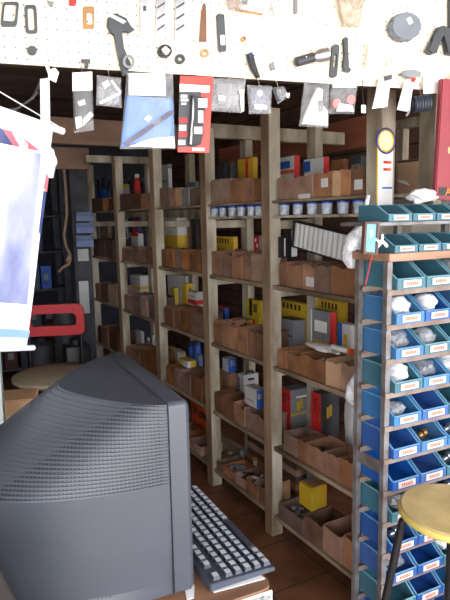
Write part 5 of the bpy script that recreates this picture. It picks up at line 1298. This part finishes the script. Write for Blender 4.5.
# rods
def rod(nm, x0, y0, x1, y1, Y0, Y1, r):
    a = at_depth(x0, y0, Y0); b_ = at_depth(x1, y1, Y1); part(nm, MB().tube([a, b_], r, 12), BANW, ban, 50)
a = c_tl+(c_tl-c_tr)*.05; d_ = (c_tr-c_tl).normalized()
part('top_rod', MB().tube([a, c_tr+d_*.03], .0085, 12), BANW, ban, 50)
d_ = (c_br-c_bl).normalized(); part('bottom_rod', MB().tube([c_bl-d_*.02, c_br+d_*.026], .0075, 12), BANW, ban, 50)
h0 = at_depth(0, 92, 1.32); h1 = c_tr+(c_tr-c_tl).normalized()*.018+Vector((0, 0, .008)); h2 = at_depth(-60, 55, 1.2)
part('hanging_cord', MB().tube([h2, h0, h1], .0014, 6), WHITE, ban)
# white strap from pegboard to the banner
sa = PO+PU*PP(44.5, 79, .02)[0]-PN*.02
o = thing('white_strap', 'white plastic strap hanging from the pegboard over the banner', 'strap', (0, 0, 0), 0)
t0 = at_depth(44.8, 79, 1.385); t1 = at_depth(46, 160, 1.29); wv = Vector((.0105, .003, 0))
b = MB(); b.bar(t0, t1, .021, .004, (0, -1, 0)); part('strap_band', b, WHITE, o)
part('strap_knot', MB().blob(at_depth(50, 163, 1.28), (.012, .008, .03), 5, .3), MILKY, o, 60)
# dark electric wires behind the banner
for k, pts in enumerate((((0, 112), (18, 108), (33, 98), (40, 82)), ((12, 112), (30, 100), (38, 92)))):
    single('electric_wire', MB().tube([at_depth(x, y, 2.3) for x, y in pts], .005, 6), GREYC, f'grey drooping wire in the dark above the banner, {["longer", "shorter"][k]} of two', 'wire', (0, 0, 0), 0, None, 60)

# ---------------------------------------------------------------- light: bright overcast day through the open shop front
wd = bpy.data.worlds.new('daylight'); SC.world = wd; wd.use_nodes = True
N = wd.node_tree.nodes; L = wd.node_tree.links
bg = N['Background']; bg.inputs['Strength'].default_value = 1.0
tc = N.new('ShaderNodeTexCoord'); sp = N.new('ShaderNodeSeparateXYZ'); L.new(tc.outputs['Generated'], sp.inputs[0])
rp = N.new('ShaderNodeValToRGB'); L.new(sp.outputs[2], rp.inputs[0])
mr = N.new('ShaderNodeMapRange'); mr.inputs['From Min'].default_value = -.2; mr.inputs['From Max'].default_value = .6; L.new(sp.outputs[2], mr.inputs['Value']); L.new(mr.outputs[0], rp.inputs[0])
e = rp.color_ramp.elements; e[0].position = 0; e[0].color = (.85, .82, .78, 1); e[1].position = 1; e[1].color = (.92, .97, 1.08, 1)
k = e.new(.25); k.color = (.9, .88, .85, 1); k = e.new(.32); k.color = (.95, .98, 1.05, 1)
L.new(rp.outputs[0], bg.inputs['Color'])
SC.view_settings.view_transform = 'Standard'; SC.view_settings.look = 'None'; SC.view_settings.gamma = 1; SC.view_settings.use_curve_mapping = False
SC.view_settings.exposure = 2.9
SC.cycles.use_denoising = True
SC.cycles.max_bounces = 8; SC.cycles.diffuse_bounces = 4; SC.cycles.transparent_max_bounces = 12; SC.cycles.sample_clamp_indirect = 6
